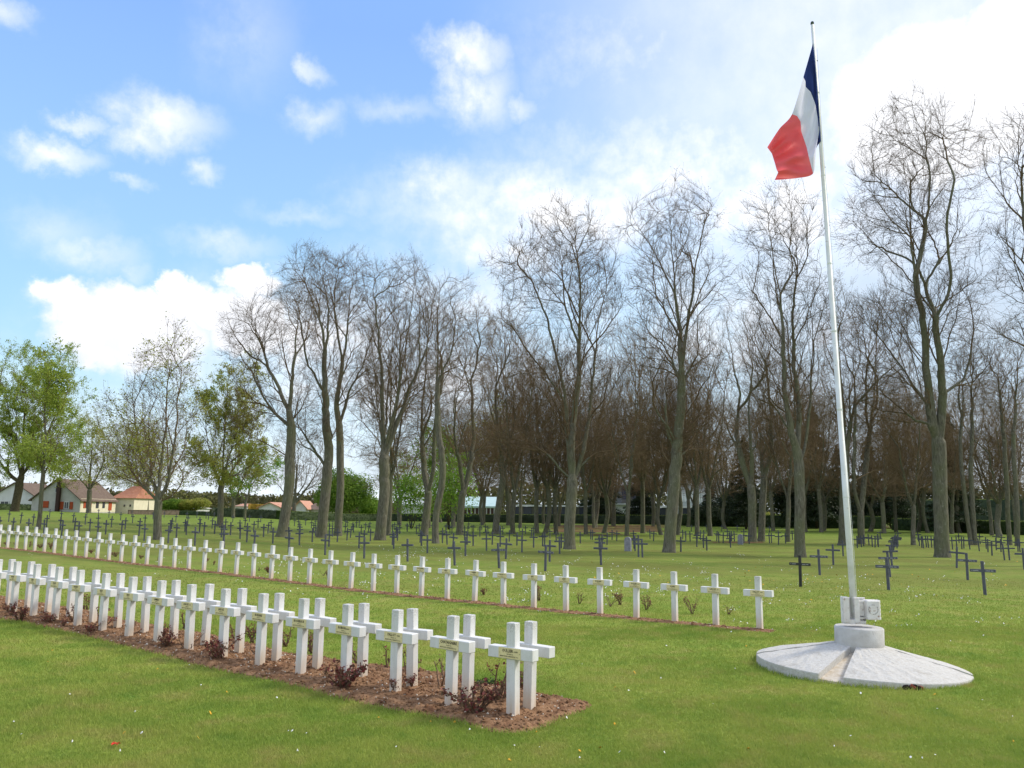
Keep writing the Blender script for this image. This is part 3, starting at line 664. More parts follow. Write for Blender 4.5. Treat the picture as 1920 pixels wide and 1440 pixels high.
BUSH = [(38, 1166, 'big', 1.0), (92, 1172, 'big', .8), (118, 1180, 'tall', .6), (138, 1172, 'tall', .9), (187, 1184, 'tall', 1.), (172, 1190, 'big', .7), (160, 1148, 'tall', .9), (240, 1196, 'bare', .9), (303, 1206, 'tall', .9), (313, 1217, 'big', .9), (352, 1222, 'bare', .9), (413, 1238, 'big', 1.25), (345, 1180, 'tall', .8), (440, 1201, 'tall', .7), (472, 1206, 'tall', .95),
        (493, 1242, 'bare', 1.), (536, 1213, 'tall', .9), (566, 1257, 'bare', 1.), (584, 1226, 'tall', .85), (642, 1294, 'big', 1.25), (668, 1247, 'bare', 1.1), (727, 1257, 'bare', 1.15), (762, 1264, 'tall', .8), (743, 1306, 'tall', .75), (772, 1294, 'big', .7), (825, 1292, 'bare', 1.1), (872, 1300, 'tall', .7), (888, 1344, 'big', 1.3), (934, 1318, 'tall', 1.25), (978, 1297, 'tall', .95), (20, 1152, 'big', .8),
        (1012, 1127, 'tall', .9), (1000, 1124, 'bare', .8), (1087, 1132, 'bare', .9), (1144, 1138, 'bare', .8), (1162, 1134, 'tall', .95), (1212, 1144, 'tall', .8), (1297, 1152, 'tall', .85), (1367, 1153, 'bare', .8), (907, 1116, 'big', .6), (503, 1074, 'big', .7), (486, 1071, 'bare', .6), (615, 1084, 'tall', .6), (606, 1080, 'bare', .6),
        (95, 1030, 'tall', 1.), (75, 1028, 'big', .7), (55, 1026, 'tall', .6), (30, 1024, 'big', .6), (12, 1023, 'big', .6), (171, 1038, 'big', .6), (217, 1044, 'big', .7), (264, 1048, 'big', .5), (385, 1056, 'big', .6), (401, 1060, 'tall', .5), (295, 1052, 'bare', .5)]
ordb = sorted(range(len(BUSH)), key=lambda i: -BUSH[i][0])
cf = {'f': 0, 'm': 0}
kw = {'big': 'low bushy rose plant with dark red leaves', 'tall': 'upright rose plant with few red leaves', 'bare': 'nearly bare rose stems'}
for i in ordb:
    px, py, kd, sc = BUSH[i]; p = hit(px, py); zone = 'm' if py < 1045+.079*px else 'f'
    zone = 'm' if (py < 1062+.07*px and px < 1450 and py < 1160 and not (px < 450 and py > 1100)) else 'f'
    cf[zone] += 1
    s_, l_ = RV[kd][i % 3]; e = empty('rose_bush', p+np.array([0, 0, .02]), random.uniform(0, 6.28)); e.scale = (sc*1.02, sc*1.02, sc*.88)
    link('stems', s_, None, e); link('leaves', l_, None, e)
    tag(e, f"{kw[kd]}, {ordn(cf[zone])} from right in the {'front double bed' if zone == 'f' else 'far narrow bed'}", 'rose bush', 'rose bushes in the soil beds')
p = hit(913, 1287); V, Fq = quads_cloud(p+R.normal(size=(500, 3))*np.array([.085, .05, .02])+np.array([0, 0, .03]), .025, R)
tag(link('green_weed', mk('green_weed', V, Fq), 'leaf_hedge'), 'low green weed cushion behind the last bare patch of the front bed', 'weed')
# ------------------------------------------------------------------ flagpole
mat('concrete', (.6, .58, .52), .9, .15, varied((.57, .555, .525), (.47, .44, .395), 34, .45, 8, (.33, .30, .255), 4, (.58, .80), 70, lo=.38, hi=.68))
mat('concrete_wall', (.6, .58, .52), .9, .15, varied((.55, .54, .525), (.45, .43, .40), 6, .25, 6, (.34, .32, .28), 9, (.62, .76), 50))
mat('channel', (.5, .42, .33), .95, .1, varied((.50, .42, .32), (.62, .56, .48), 16, .6))
mat('pole_paint', (.72, .74, .72), .5, .4, varied((.74, .76, .75), (.64, .66, .62), 5, .05, 4, (.42, .36, .28), 22, (.64, .72)))
mat('rusty_white', (.72, .7, .67), .6, .3, varied((.74, .72, .70), (.62, .58, .54), 9, .1, 5, (.26, .15, .10), 18, (.62, .72)))
mat('dark_hole', (.02, .015, .012), .9); mat('rubble', (.25, .07, .05), .9)
tl = math.radians(2.2)
fp = empty('flagpole', (DISC[0], DISC[1], 0)); tag(fp, 'tall white painted flagpole on a round ribbed concrete base', 'flagpole')
base = empty('concrete_base', (0, 0, 0)); COL.objects.unlink(base); bpy.data.objects.remove(base)
RO = 1.30; RI = .305; ZR = .075; ZI = .305
def sector(a0, a1, r0, r1, z0, z1, zb=-.18, n=24, rough=.006):
    b = MB(); vs = []; fs = []; nr = 10
    for i in range(n+1):
        a = a0+(a1-a0)*i/n
        for j in range(nr+1):
            t = j/nr; rr = r0+(r1-r0)*t; zz = z0+(z1-z0)*t+(random.uniform(-1, 1)*rough if 0 < j < nr else 0)-(.008 if j == nr else 0)
            vs.append((rr*math.cos(a), rr*math.sin(a), zz))
        vs.append(((r1+.004)*math.cos(a), (r1+.004)*math.sin(a), z1-.02)); vs.append(((r1+.006)*math.cos(a), (r1+.006)*math.sin(a), zb)); vs.append((r0*math.cos(a), r0*math.sin(a), zb))
    m_ = nr+4
    for i in range(n):
        for j in range(m_-1): fs.append((i*m_+j, i*m_+j+1, (i+1)*m_+j+1, (i+1)*m_+j))
        fs.append((i*m_+m_-1, i*m_, (i+1)*m_, (i+1)*m_+m_-1))
    fs.append(tuple(range(m_))[::-1]); fs.append(tuple(n*m_+j for j in range(m_)))
    b.add(vs, fs); return b
def az_px(px, py):   # bearing of an image point about the base centre
    h_ = hit(px, py, .05); return math.atan2(h_[1]-DISC[1], h_[0]-DISC[0])
c1 = az_px(1556, 1264); c1b = az_px(1590, 1268)
rot_t = (0, tl, 0)
gapw = .085
ang = [c1, c1b]
a_front0, a_front1 = min(ang), max(ang)
a_right = math.radians(-27); a_left = math.radians(165); wch = math.radians(5)
secs = [(a_front1, a_right-wch/2), (a_right+wch/2, a_left-wch/2), (a_left+wch/2, a_front0+2*math.pi)]
for a0, a1 in secs:
    n = max(8, int((a1-a0)/.06)); o = sector(a0, a1, RI-.03, RO, ZI, ZR, n=n).obj('concrete_slab', 'concrete', fp); o.rotation_euler = rot_t
b = MB(); b.lathe([(RO-.03, -.18), (RO-.03, ZR-.075), (RI-.02, ZI-.085)], 64); o = b.obj('sunken_channels', 'channel', fp); o.rotation_euler = rot_t
b = MB(); b.lathe([(RI, .0), (RI, .515), (RI-.012, .527)], 48); o = b.obj('plinth', 'concrete_wall', fp); o.rotation_euler = (0, math.radians(1.4), 0)
for pl in o.data.polygons: pl.use_smooth = len(pl.vertices) == 4 and abs(pl.normal.z) < .5
# broken hole under the rim with reddish rubble
pa = az_px(1690, 1276); hx, hy = RO*math.cos(pa), RO*math.sin(pa)
b = MB()
for q in range(14):
    b.box((hx+random.uniform(-.10, .09), hy+random.uniform(-.03, .012), .005+random.uniform(-.02, .045)*(1-abs(q-7)/10)), (random.uniform(.012, .03),)*3, .004, rot=Matrix.Rotation(random.uniform(0, 3), 3, 'Z') @ Matrix.Rotation(random.uniform(0, 1), 3, 'X'), mi=0 if q % 3 else 1)
b.obj('broken_rim', ['dark_hole', 'rubble'], fp)
# bracket: two channel plates clamping the pole, winch box on the right
Yp = DISC[1]
def L(px, py, dy=0.): return (np.array(atY(px, py, Yp+dy))-np.array([DISC[0], DISC[1], 0]))
mpx = F/Yp
def plate(x0, x1, y0, y1, dy, th, name='clamp_plate', material='rusty_white', bev=.004):
    a_ = L(x0, y1, dy); c_ = L(x1, y0, dy); b = MB()
    b.box((0, 0, 0), ((c_[0]-a_[0])/2, th/2, (c_[2]-a_[2])/2), bev); return b.obj(name, material, fp, ((a_[0]+c_[0])/2, dy, (a_[2]+c_[2])/2))
plate(1580, 1589, 1119, 1166, -.04, .10); plate(1590.5, 1597, 1120, 1166, .03, .05); plate(1601, 1608, 1120.5, 1167, -.04, .10)
plate(1609.5, 1621, 1120, 1167, .05, .03); plate(1581, 1607, 1161, 1169, -.02, .12, 'foot_plate'); plate(1608, 1621, 1163, 1169, .0, .10, 'foot_plate')
plate(1609, 1622, 1126, 1130, -.03, .03, 'bracket_arm'); plate(1609, 1622, 1157, 1161, -.03, .03, 'bracket_arm'); plate(1611, 1619, 1131, 1155, -.03, .02, 'inner_plate')
plate(1619.5, 1623, 1160, 1170, -.03, .02, 'winch_bar', 'dark_hole')
wb = plate(1622, 1645, 1125, 1161, -.05, .17, 'winch_box', 'rusty_white', .012)
b = MB(); b.lathe([(.062, 0), (.062, .006), (.054, .008)], 24); dsc = b.obj('round_cover', 'rusty_white', wb, (-.012, -.086, .01)); dsc.rotation_euler = (math.pi/2, 0, 0)
for kx in range(15):
    if kx in (4, 9, 12): continue
    a = -.3-kx*.42; b = MB(); b.box((0, 0, 0), (.0085, .002, .0018)); q = b.obj('dark_seam', 'dark_hole', wb, (-.012+.060*math.cos(a), -.096, .01+.060*math.sin(a))); q.rotation_euler = (0, -a+math.pi/2, 0)
for zz in np.linspace(-.105, .105, 5):
    b = MB(); b.box((0, 0, 0), (.013, .05, .021), .006); b.obj('hinge_knuckle', 'rusty_white', wb, (.093, 0, zz))
for i, zz in enumerate((1129, 1141, 1149, 1157)):
    b = MB(); b.box((0, 0, 0), (.004, .012, .016 if i else .040)); b.obj('plate_slot', 'dark_hole', fp, (L(1590, 1140)[0], -.02, L(1590, zz)[2]))
top = L(1523, 44); bot = L(1601.5, 1150)
pb = [bot+(top-bot)*t for t in np.linspace(0, 1, 9)]
b = MB(); b.tube([tuple(bot+(top-bot)*t) for t in (0, .25, .2501, .4, .4001, .6, .6001, .8, 1)], [.041, .0385, .037, .036, .0345, .032, .031, .027, .0215], 20)
o = b.obj('pole', 'pole_paint', fp, smooth=True)
for t in (.18, .32, .45, .565, .72, .87):
    c_ = bot+(top-bot)*t; b = MB(); b.lathe([(.043-.018*t, -.014), (.0445-.018*t, 0), (.043-.018*t, .014)], 18); b.obj('joint_ring', 'pole_paint', fp, c_)
b = MB(); b.lathe([(.023, -.02), (.026, .0), (.022, .022), (.008, .034)], 16); b.obj('cap', 'dark_green' if 'dark_green' in M else mat('dark_green', (.05, .08, .06)).name, fp, top)
for t in (.93, .735): b = MB(); c_ = bot+(top-bot)*t; b.box((0, 0, 0), (.02, .008, .006)); b.obj('cleat', 'dark_hole', fp, c_+np.array([.02, 0, 0]))
b = MB(); b.tube([tuple(bot+(top-bot)*t+np.array([.03-.012*t+.01*math.sin(t*14), -.045, 0])) for t in np.linspace(.02, .95, 24)], .0028, 5); b.obj('halyard', 'pole_paint', fp)
# ------------------------------------------------------------------ flag
def flag():
    z = 4.2353; Q = lambda L_: np.array([(1400+x/z, 20+y/z) for x, y in L_])
    iso = [Q([(528, 255), (540, 370), (553, 520), (566, 680), (578, 860), (590, 1035)]),
           Q([(450, 528), (467, 560), (468, 605), (508, 645), (545, 740), (565, 860), (574, 960), (552, 1098)]),
           Q([(360, 822), (400, 836), (428, 880), (434, 960), (475, 1080), (500, 1190), (528, 1292)]),
           Q([(163, 1085), (200, 1135), (222, 1205), (238, 1262), (250, 1285), (222, 1345)])]
    def res(L_, n):
        d = np.r_[0, np.cumsum(np.hypot(*np.diff(L_, axis=0).T))]; t = np.linspace(0, d[-1], n); return np.stack([np.interp(t, d, L_[:, 0]), np.interp(t, d, L_[:, 1])], 1)
    nv = 70; I = [res(q, nv) for q in iso]
    # extra curves inside the red: the fold turned over at the upper fly corner
    mid = res(Q([(262, 935), (300, 962), (330, 985), (350, 1060), (372, 1160), (395, 1260), (400, 1330)]), nv)
    knots = [(0, I[0]), (1/3, I[1]), (2/3, I[2]), (.84, mid), (1, I[3])]
    us = np.linspace(0, 1, 100); V = []; 
    for u in us:
        for a in range(len(knots)-1):
            if knots[a][0] <= u <= knots[a+1][0]+1e-9: break
        t = (u-knots[a][0])/(knots[a+1][0]-knots[a][0])
        p0 = knots[max(a-1, 0)][1]; p1 = knots[a][1]; p2 = knots[a+1][1]; p3 = knots[min(a+2, len(knots)-1)][1]
        m1 = (p2-p0)*.5 if a > 0 else (p2-p1); m2 = (p3-p1)*.5 if a+2 < len(knots) else (p2-p1)
        h = (2*t**3-3*t**2+1)*p1+(t**3-2*t**2+t)*m1*.8+(-2*t**3+3*t**2)*p2+(t**3-t**2)*m2*.8
        v = np.linspace(0, 1, nv)
        dep = -.06+.20*np.sin(3.0*u+1.2)*u+.09*np.sin(v*6.5+u*3.5)*(.25+u)+.045*np.sin(v*15-u*9)*u+.03*np.sin(v*9+u*21)*u**2
        dep = dep+.45*np.exp(-(v/.16)**2)*np.clip((u-.72)/.28, 0, 1)+.07*np.sin(v*22+u*16)*np.clip(u-.3, 0, 1)-.10*np.exp(-((v-.05)/.10)**2)*np.exp(-((u-.93)/.12)**2)*2
        V.append(np.array([atY(x, y, Yp+dd_) for (x, y), dd_ in zip(h, dep)]))
    V = np.array(V); nu = len(us); idx = np.arange(nu*nv).reshape(nu, nv)
    fs = np.stack([idx[:-1, :-1], idx[:-1, 1:], idx[1:, 1:], idx[1:, :-1]], -1).reshape(-1, 4)
    uc = np.repeat((us[:-1]+us[1:])/2, nv-1); mi = np.digitize(uc, [1/3, 2/3])
    me = mk('flag', V.reshape(-1, 3), fs, mi, True)
    def cloth(c):
        def fn(q, b, o):
            p = geo(q); n = q.noise(p, 3.5, 3, .5); bump(q, b, n.outputs['Fac'], .5, .08)
            t = q.n('ShaderNodeBsdfTranslucent'); t.inputs[0].default_value = (*c, 1); mx = q.n('ShaderNodeMixShader'); mx.inputs[0].default_value = .6
            q.l(b.outputs[0], mx.inputs[1]); q.l(t.outputs[0], mx.inputs[2]); q.l(mx.outputs[0], o.inputs[0])
        return fn
    mat('flag_blue', (.020, .035, .14), .6, .2, cloth((.020, .038, .15))); mat('flag_white', (.74, .73, .84), .6, .2, cloth((.86, .85, 1.0))); mat('flag_red', (.85, .11, .12), .6, .2, cloth((1.0, .20, .22)))
    tag(link('flag', me, ['flag_blue', 'flag_white', 'flag_red']), 'blue, white and red flag hanging limp from the top of the flagpole', 'flag')
flag()
# ------------------------------------------------------------------ trees
def tubes(P0, P1, D0, D1, r0, r1, sides):
    """independent frustums, one per edge"""
    def ring(P, D, r):
        D = D/np.maximum(np.linalg.norm(D, axis=1), 1e-9)[:, None]
        ref = np.array([.31, .93, .19]); u = np.cross(D, ref[None]); nu = np.linalg.norm(u, axis=1)
        u[nu < .05] = np.cross(D[nu < .05], np.array([[1., 0, 0]])); u /= np.linalg.norm(u, axis=1)[:, None]; w = np.cross(D, u)
        a = np.arange(sides)/sides*2*math.pi
        return P[:, None]+r[:, None, None]*(u[:, None]*np.cos(a)[None, :, None]+w[:, None]*np.sin(a)[None, :, None])
    V = np.concatenate([ring(P0, D0, r0), ring(P1, D1, r1)], 1).reshape(-1, 3)
    i = np.arange(sides); f = np.stack([i, (i+1) % sides, (i+1) % sides+sides, i+sides], 1)
    return V, (f[None]+2*sides*np.arange(len(P0))[:, None, None]).reshape(-1, 4)
def grow(nodes, par, att, rng, D=.36, di=3.6, dk=.75, iters=140, trop=.10, maxn=9000):
    nodes = [np.array(n) for n in nodes]; par = list(par); A = att.copy(); NP = np.array(nodes)
    nd = np.full(len(A), 1e9); ni = np.zeros(len(A), int); kids = [0]*len(nodes)
    for p in par:
        if p >= 0: kids[p] += 1
    def upd(start):
        nonlocal nd, ni
        Q = np.array(nodes[start:]); 
        if len(Q) == 0: return
        for c in range(0, len(Q), 400):
            q = Q[c:c+400]; d = np.linalg.norm(A[:, None]-q[None], axis=2); j = d.argmin(1); dm = d[np.arange(len(A)), j]
            b = dm < nd; nd[b] = dm[b]; ni[b] = j[b]+start+c
    upd(0)
    k0 = nd > dk; A, nd, ni = A[k0], nd[k0], ni[k0]
    for it in range(iters):
        if len(A) == 0 or len(nodes) > maxn: break
        m_ = nd < di
        if not m_.any(): break
        NPa = np.array(nodes); v = A[m_]-NPa[ni[m_]]; v /= np.linalg.norm(v, axis=1)[:, None]
        S_ = np.zeros((len(nodes), 3)); np.add.at(S_, ni[m_], v); act = np.unique(ni[m_]); st = len(nodes)
        for a in act:
            if kids[a] >= 3: continue
            d = S_[a]/max(np.linalg.norm(S_[a]), 1e-6)
            if par[a] >= 0:
                pd = NPa[a]-NPa[par[a]]; pd /= max(np.linalg.norm(pd), 1e-6); d = d+.85*pd if kids[a] == 0 else d+.25*pd
            d = d+np.array([0, 0, trop])+rng.normal(0, .09, 3); d /= np.linalg.norm(d)
            nodes.append(NPa[a]+d*D); par.append(int(a)); kids[a] += 1; kids.append(0)
        if len(nodes) == st: break
        upd(st); kp = nd > dk; 
        # drop attractors whose nearest node is exhausted
        A, nd, ni = A[kp], nd[kp], ni[kp]
    return np.array(nodes), np.array(par)
def skeleton(limbs, rng, step=.36, wob=.05):
    nodes = []; par = []; key = []
    for li, L_ in enumerate(limbs):
        L_ = np.array(L_, float)
        d = np.r_[0, np.cumsum(np.linalg.norm(np.diff(L_, axis=0), axis=1))]; n = max(2, int(d[-1]/step)+1); t = np.linspace(0, d[-1], n)
        # smooth interpolation through the points
        if len(L_) > 2:
            t2 = np.linspace(0, d[-1], 4*n); q = np.stack([np.interp(t2, d, L_[:, i]) for i in range(3)], 1)
            kx = max(3, int(4*n/len(L_)/1.6)) | 1; pad = kx//2; qq = np.pad(q, ((pad, pad), (0, 0)), 'edge')
            sm = np.stack([np.convolve(qq[:, i], np.ones(kx)/kx, 'valid') for i in range(3)], 1); w = np.minimum(np.minimum(np.arange(4*n), np.arange(4*n)[::-1])/max(pad, 1), 1)[:, None]
            q = q*(1-w)+sm*w; p = np.stack([np.interp(t, t2, q[:, i]) for i in range(3)], 1)
        else: p = np.stack([np.interp(t, d, L_[:, i]) for i in range(3)], 1)
        if li == 0: prev = -1; s = 0
        else:
            NA = np.array(nodes); prev = int(np.argmin(np.linalg.norm((NA-p[0])*np.array([1, .35, 1]), axis=1))); off = NA[prev]-p[0]
            p = p+off*np.linspace(1, 0, n)[:, None]**1.5; s = 1
        w = np.cumsum(rng.normal(0, wob*step*1.1, (n, 3)), 0); w -= w[0]; w -= np.linspace(0, 1, n)[:, None]*w[-1]*.5; p = p+w*np.array([1, 1, .3])
        for q in p[s:]:
            nodes.append(q); par.append(prev); prev = len(nodes)-1
    return nodes, par
def tree_mesh(name, limbs, crown, rb, rng, bark='bark', twig='twig', dens=1.4, twn=2.4, leaf=None, leafn=0, leafsize=.16, D=.27, dk=.40, bud=.5, flare=1.3, zbase=-.15, rtip=.0078, twl=1., natt=None, trop=.22, cut=.05, top=None, side=.46):
    """crown: list of (cx, cy, cz, rx, ry, rz) in local metres"""
    nodes, par = skeleton(limbs, rng)
    vol = [4.19*c[3]*c[4]*c[5] for c in crown]; A = []
    for c, v in zip(crown, vol):
        n = int(min(max(v*dens*9, 260), 4200)); q = rng.normal(size=(n, 3)); q /= np.linalg.norm(q, axis=1)[:, None]; q *= (rng.random(n)**.40)[:, None]
        q *= (1+.16*np.sin(q[:, :1]*5+v)+.12*np.sin(q[:, 2:3]*7+v*2)); A.append(q*np.array(c[3:6])+np.array(c[:3]))
    A = np.concatenate(A); A = A[A[:, 2] > 1.6]
    if natt and len(A) > natt: A = A[rng.permutation(len(A))[:natt]]
    nsk = len(nodes)
    if side:
        def inside(p, m_=1.08): return any(((p[0]-c[0])/c[3])**2+((p[1]-c[1])/c[4])**2+((p[2]-c[2])/c[5])**2 < m_ for c in crown)
        ztop = max(c[2]+c[5] for c in crown); src = list(range(1, len(nodes)))
        for gen, (prob, lf) in enumerate(((side, .50), (side*.55, .55))):
            new = []
            for i in src:
                p = nodes[i]
                if not inside(p, 1.0) or rng.random() > prob: continue
                t = nodes[i]-nodes[par[i]]; t = t/max(np.linalg.norm(t), 1e-6); q = rng.normal(size=3); q -= t*(q@t); q /= np.linalg.norm(q)
                d = t*rng.uniform(.7, 1.2)+q*rng.uniform(.5, .85); d[2] = max(d[2], .05); d /= np.linalg.norm(d)
                Lb = max(1.0, (ztop-p[2])*lf*rng.uniform(.45, 1.0))*(1 if gen == 0 else .6); st = .32; pv = i; cur = np.array(p)
                for k_ in range(int(Lb/st)):
                    d = d+np.array([0, 0, .05])+rng.normal(0, .085, 3); d /= np.linalg.norm(d); cur = cur+d*st
                    if not inside(cur): break
                    nodes.append(cur.copy()); par.append(pv); pv = len(nodes)-1; new.append(pv)
            src = new
    NP, par = grow(nodes, par, A, rng, D=D, dk=dk, di=max(2.2, D*6), trop=trop, maxn=12000)
    for q_ in range(3):   # relax kinks along the branches
        n_ = len(NP); cs = np.zeros((n_, 3)); cn = np.zeros(n_); np.add.at(cs, par[1:], NP[1:]); np.add.at(cn, par[1:], 1); ok_ = (cn > 0) & (np.arange(n_) >= 1); tgt = NP.copy(); tgt[ok_] = .5*NP[ok_]+.25*NP[par[ok_]]+.25*cs[ok_]/cn[ok_][:, None]; NP = tgt
    n = len(NP); tips = np.zeros(n); kc = np.zeros(n, int)
    for i in range(n-1, 0, -1): kc[par[i]] += 1
    tips[kc == 0] = 1
    for i in range(n-1, 0, -1): tips[par[i]] += tips[i]
    ex = math.log(max(tips[0], 3))/math.log(max(rb/rtip, 3)); r = rtip*np.maximum(tips, 1)**(1/ex)
    # main child of every node
    main = np.full(n, -1)
    for i in range(1, n):
        p = par[i]
        if main[p] < 0 or tips[i] > tips[main[p]]: main[p] = i
    z0 = NP[0, 2]; fl = 1+(flare-1)*np.exp(-np.maximum(NP[:, 2]-z0, 0)/.35)*(np.arange(n) < nsk); r = r*fl
    hh = np.clip((NP[:, 2]-z0)/max(NP[:, 2].max()-z0, 1), 0, 1); r = np.where((np.arange(n) < nsk) & (hh > .3), np.maximum(r*(1-.55*(hh-.3)/.7), rtip), r)
    for i in range(1, n): r[i] = min(r[i], r[par[i]])
    Dv = np.zeros((n, 3)); Dv[1:] = NP[1:]-NP[par[1:]]; Dv[0] = NP[1]-NP[0]
    hasm = main >= 0; DM = Dv/np.maximum(np.linalg.norm(Dv, axis=1), 1e-9)[:, None]; DA = DM.copy(); DA[hasm] += DM[main[hasm]]
    e = np.arange(1, n); p = par[e]; cont = main[p] == e
    r0 = np.where(cont, r[p], np.minimum(r[e]*1.15, r[p])); D0 = np.where(cont[:, None], DA[p], DM[e])
    big = r[e] > cut; parts = {'trunk': [[], [], 0], 'crown': [[], [], 0]}; mis = {'trunk': [], 'crown': []}
    def put(k_, V, Fq, mi):
        if len(Fq) == 0: return
        parts[k_][0].append(V); parts[k_][1].append(Fq+parts[k_][2]); parts[k_][2] += len(V); mis[k_].append(np.full(len(Fq), mi))
    for lo, hi, sd, kk in ((.12, 9, 14, 'trunk'), (cut, .12, 8, 'trunk'), (.022, cut, 5, 'crown'), (0, .022, 3, 'crown')):
        s_ = (r[e] > lo) & (r[e] <= hi)
        if s_.any(): V, Fq = tubes(NP[p[s_]], NP[e[s_]], D0[s_], DA[e[s_]], r0[s_], r[e[s_]], sd); put(kk, V, Fq, 0)
    # twigs
    thin = np.where((r < .034) & (np.arange(n) > 1))[0]; cnt = rng.poisson(np.where(kc[thin] == 0, twn*1.7, twn*.55)); src = np.repeat(thin, cnt); m_ = len(src)
    if m_:
        P = NP[src]; d = DM[src]*1.2+rng.normal(0, .5, (m_, 3))+np.array([0, 0, .35]); d /= np.linalg.norm(d, axis=1)[:, None]; L_ = rng.uniform(.16, .36, m_)*twl; ends = []
        rr = np.full(m_, rtip*.8)
        for s_ in range(3):
            Q = P+d*L_[:, None]; V, Fq = tubes(P, Q, d, d, rr, rr*.78, 3); put('crown', V, Fq, 0)
            if s_ < 2:
                sel = rng.random(m_) < .55; d3 = d[sel]+rng.normal(0, .7, (sel.sum(), 3)); d3 /= np.linalg.norm(d3, axis=1)[:, None]; Q3 = Q[sel]+d3*(L_[sel]*.75)[:, None]
                V, Fq = tubes(Q[sel], Q3, d3, d3, rr[sel]*.7, rr[sel]*.5, 3); put('crown', V, Fq, 0); ends.append(Q3)
            P = Q; rr = rr*.78; d = d+rng.normal(0, .22, (m_, 3))+np.array([0, 0, .12]); d /= np.linalg.norm(d, axis=1)[:, None]
        ends.append(P); E_ = np.concatenate(ends)
        if bud: 
            b_ = E_[rng.random(len(E_)) < bud]; V, Fq = quads_cloud(b_, .06, rng, asp=.45); put('crown', V, Fq, 1)
        if leaf:
            w = vnoise(E_[:, 0]+E_[:, 2]*.6, E_[:, 1]+E_[:, 2]*.8, .55, 3); idx = rng.choice(len(E_), leafn, p=(w**2.5+.02)/(w**2.5+.02).sum())
            V, Fq = quads_cloud(E_[idx]+rng.normal(0, leafsize*.9, (leafn, 3)), leafsize, rng, asp=.75); put('crown', V, Fq, 2)
    out = []
    for k_ in ('trunk', 'crown'):
        me = mk(k_, np.concatenate(parts[k_][0]), np.concatenate(parts[k_][1]), np.concatenate(mis[k_]), True); 
        for x in ([bark] if k_ == 'trunk' else [twig, 'bud', leaf or 'bud']): me.materials.append(M[x])
        out.append(me)
    return out
def place_tree(name, me, loc, rz, label, cat='tree', group='bare trees across the cemetery', sc=1.):
    e = empty(name, loc, rz); e.scale = sc if isinstance(sc, tuple) else (sc, sc, sc); tag(e, label, cat, group)
    link('trunk', me[0], None, e); link('crown', me[1], None, e); return e
def px_tree(base, w, limbs, crown, label, seed, depth=None, **kw):
    """limbs and crown ellipses read off the photograph, turned into a tree of real size standing at its own distance"""
    rng = np.random.default_rng(seed); b = hit(*base); Y = b[1]; mp = math.hypot(Y, b[0]*.0)/F
    loc = lambda x, y: np.array(atY(x, y, Y))-b
    LL = []
    for i, L_ in enumerate(limbs):
        q = np.array([loc(*p_) for p_ in L_])
        if i == 0: q[0] = (0, 0, -.12)
        s = rng.uniform(-.30, .30) if i else 0.; ln = np.r_[0, np.cumsum(np.linalg.norm(np.diff(q, axis=0), axis=1))]
        dy_ = s*ln*(.6 if i == 1 else 1.); w_ = b[None]+q; q = CAM[None]+(w_-CAM[None])*(1+dy_/Y)[:, None]-b[None]; LL.append(q)
    CR = []
    for cx, cy, rx, ry in crown:
        c = loc(cx, cy); CR.append((c[0], 0, c[2], rx*mp, rx*mp*.95, ry*mp*1.02))
    nm = kw.pop('name', 'bare_tree'); grp = kw.pop('group', 'bare trees across the cemetery')
    me = tree_mesh(nm, LL, CR, w*mp/2*.93, rng, **kw)
    return place_tree(nm, me, b, 0, label, group=grp)
px_tree((295, 1012), 15, [[(295, 1012), (298, 940)], [(298, 940), (305, 860), (312, 760), (318, 680), (316, 615)], [(300, 935), (322, 900), (330, 840), (335, 760), (345, 680)], [(298, 930), (270, 880), (258, 820), (250, 740)], [(296, 935), (262, 905), (235, 870)], [(300, 940), (318, 938), (335, 925), (345, 900), (350, 860)], [(322, 900), (350, 840), (365, 770)]],
        [(285, 790, 88, 110), (320, 690, 55, 80), (280, 870, 90, 45)], 'slim tree with sparse pale buds and a low fork, left of the tall bare trees', 101, leaf='leaf_olive', leafn=4500, leafsize=.09)
px_tree((527, 1007), 20, [[(527, 1007), (540, 900), (547, 820), (545, 760)], [(545, 760), (552, 700), (556, 650), (560, 590), (566, 540)], [(547, 770), (520, 715), (500, 680), (490, 640), (470, 600)], [(545, 800), (500, 760), (455, 745)], [(542, 860), (505, 835), (470, 822)], [(556, 670), (575, 640), (582, 590), (590, 550)], [(545, 790), (575, 750), (590, 700)]],
        [(490, 640, 82, 80), (545, 590, 60, 72), (490, 770, 70, 50), (560, 760, 40, 60)], 'leftmost of the tall bare trees, trunk leaning right, crown spreading left', 102)
px_tree((603, 1008), 20, [[(603, 1008), (614, 900), (617, 850), (612, 800)], [(612, 800), (607, 729), (608, 663), (602, 616), (590, 578), (572, 530), (555, 490)], [(612, 880), (590, 850), (560, 800), (540, 780)], [(607, 740), (590, 700), (570, 680)], [(607, 660), (615, 620), (612, 560), (600, 500)]],
        [(585, 550, 75, 88), (600, 680, 45, 90), (590, 800, 60, 50)], 'tall bare tree, second of the leaning group, wide top against blue sky', 103)
px_tree((633, 1005), 15, [[(633, 1005), (637, 910), (636, 830), (629, 766)], [(629, 766), (640, 682), (647, 616), (655, 560), (665, 500)], [(636, 800), (648, 757), (659, 723), (680, 690), (690, 640)], [(640, 680), (630, 620), (625, 560), (630, 500)]],
        [(640, 545, 58, 90), (680, 610, 40, 80), (660, 720, 60, 60)], 'tall bare tree close behind and right of the leaning pair', 104)
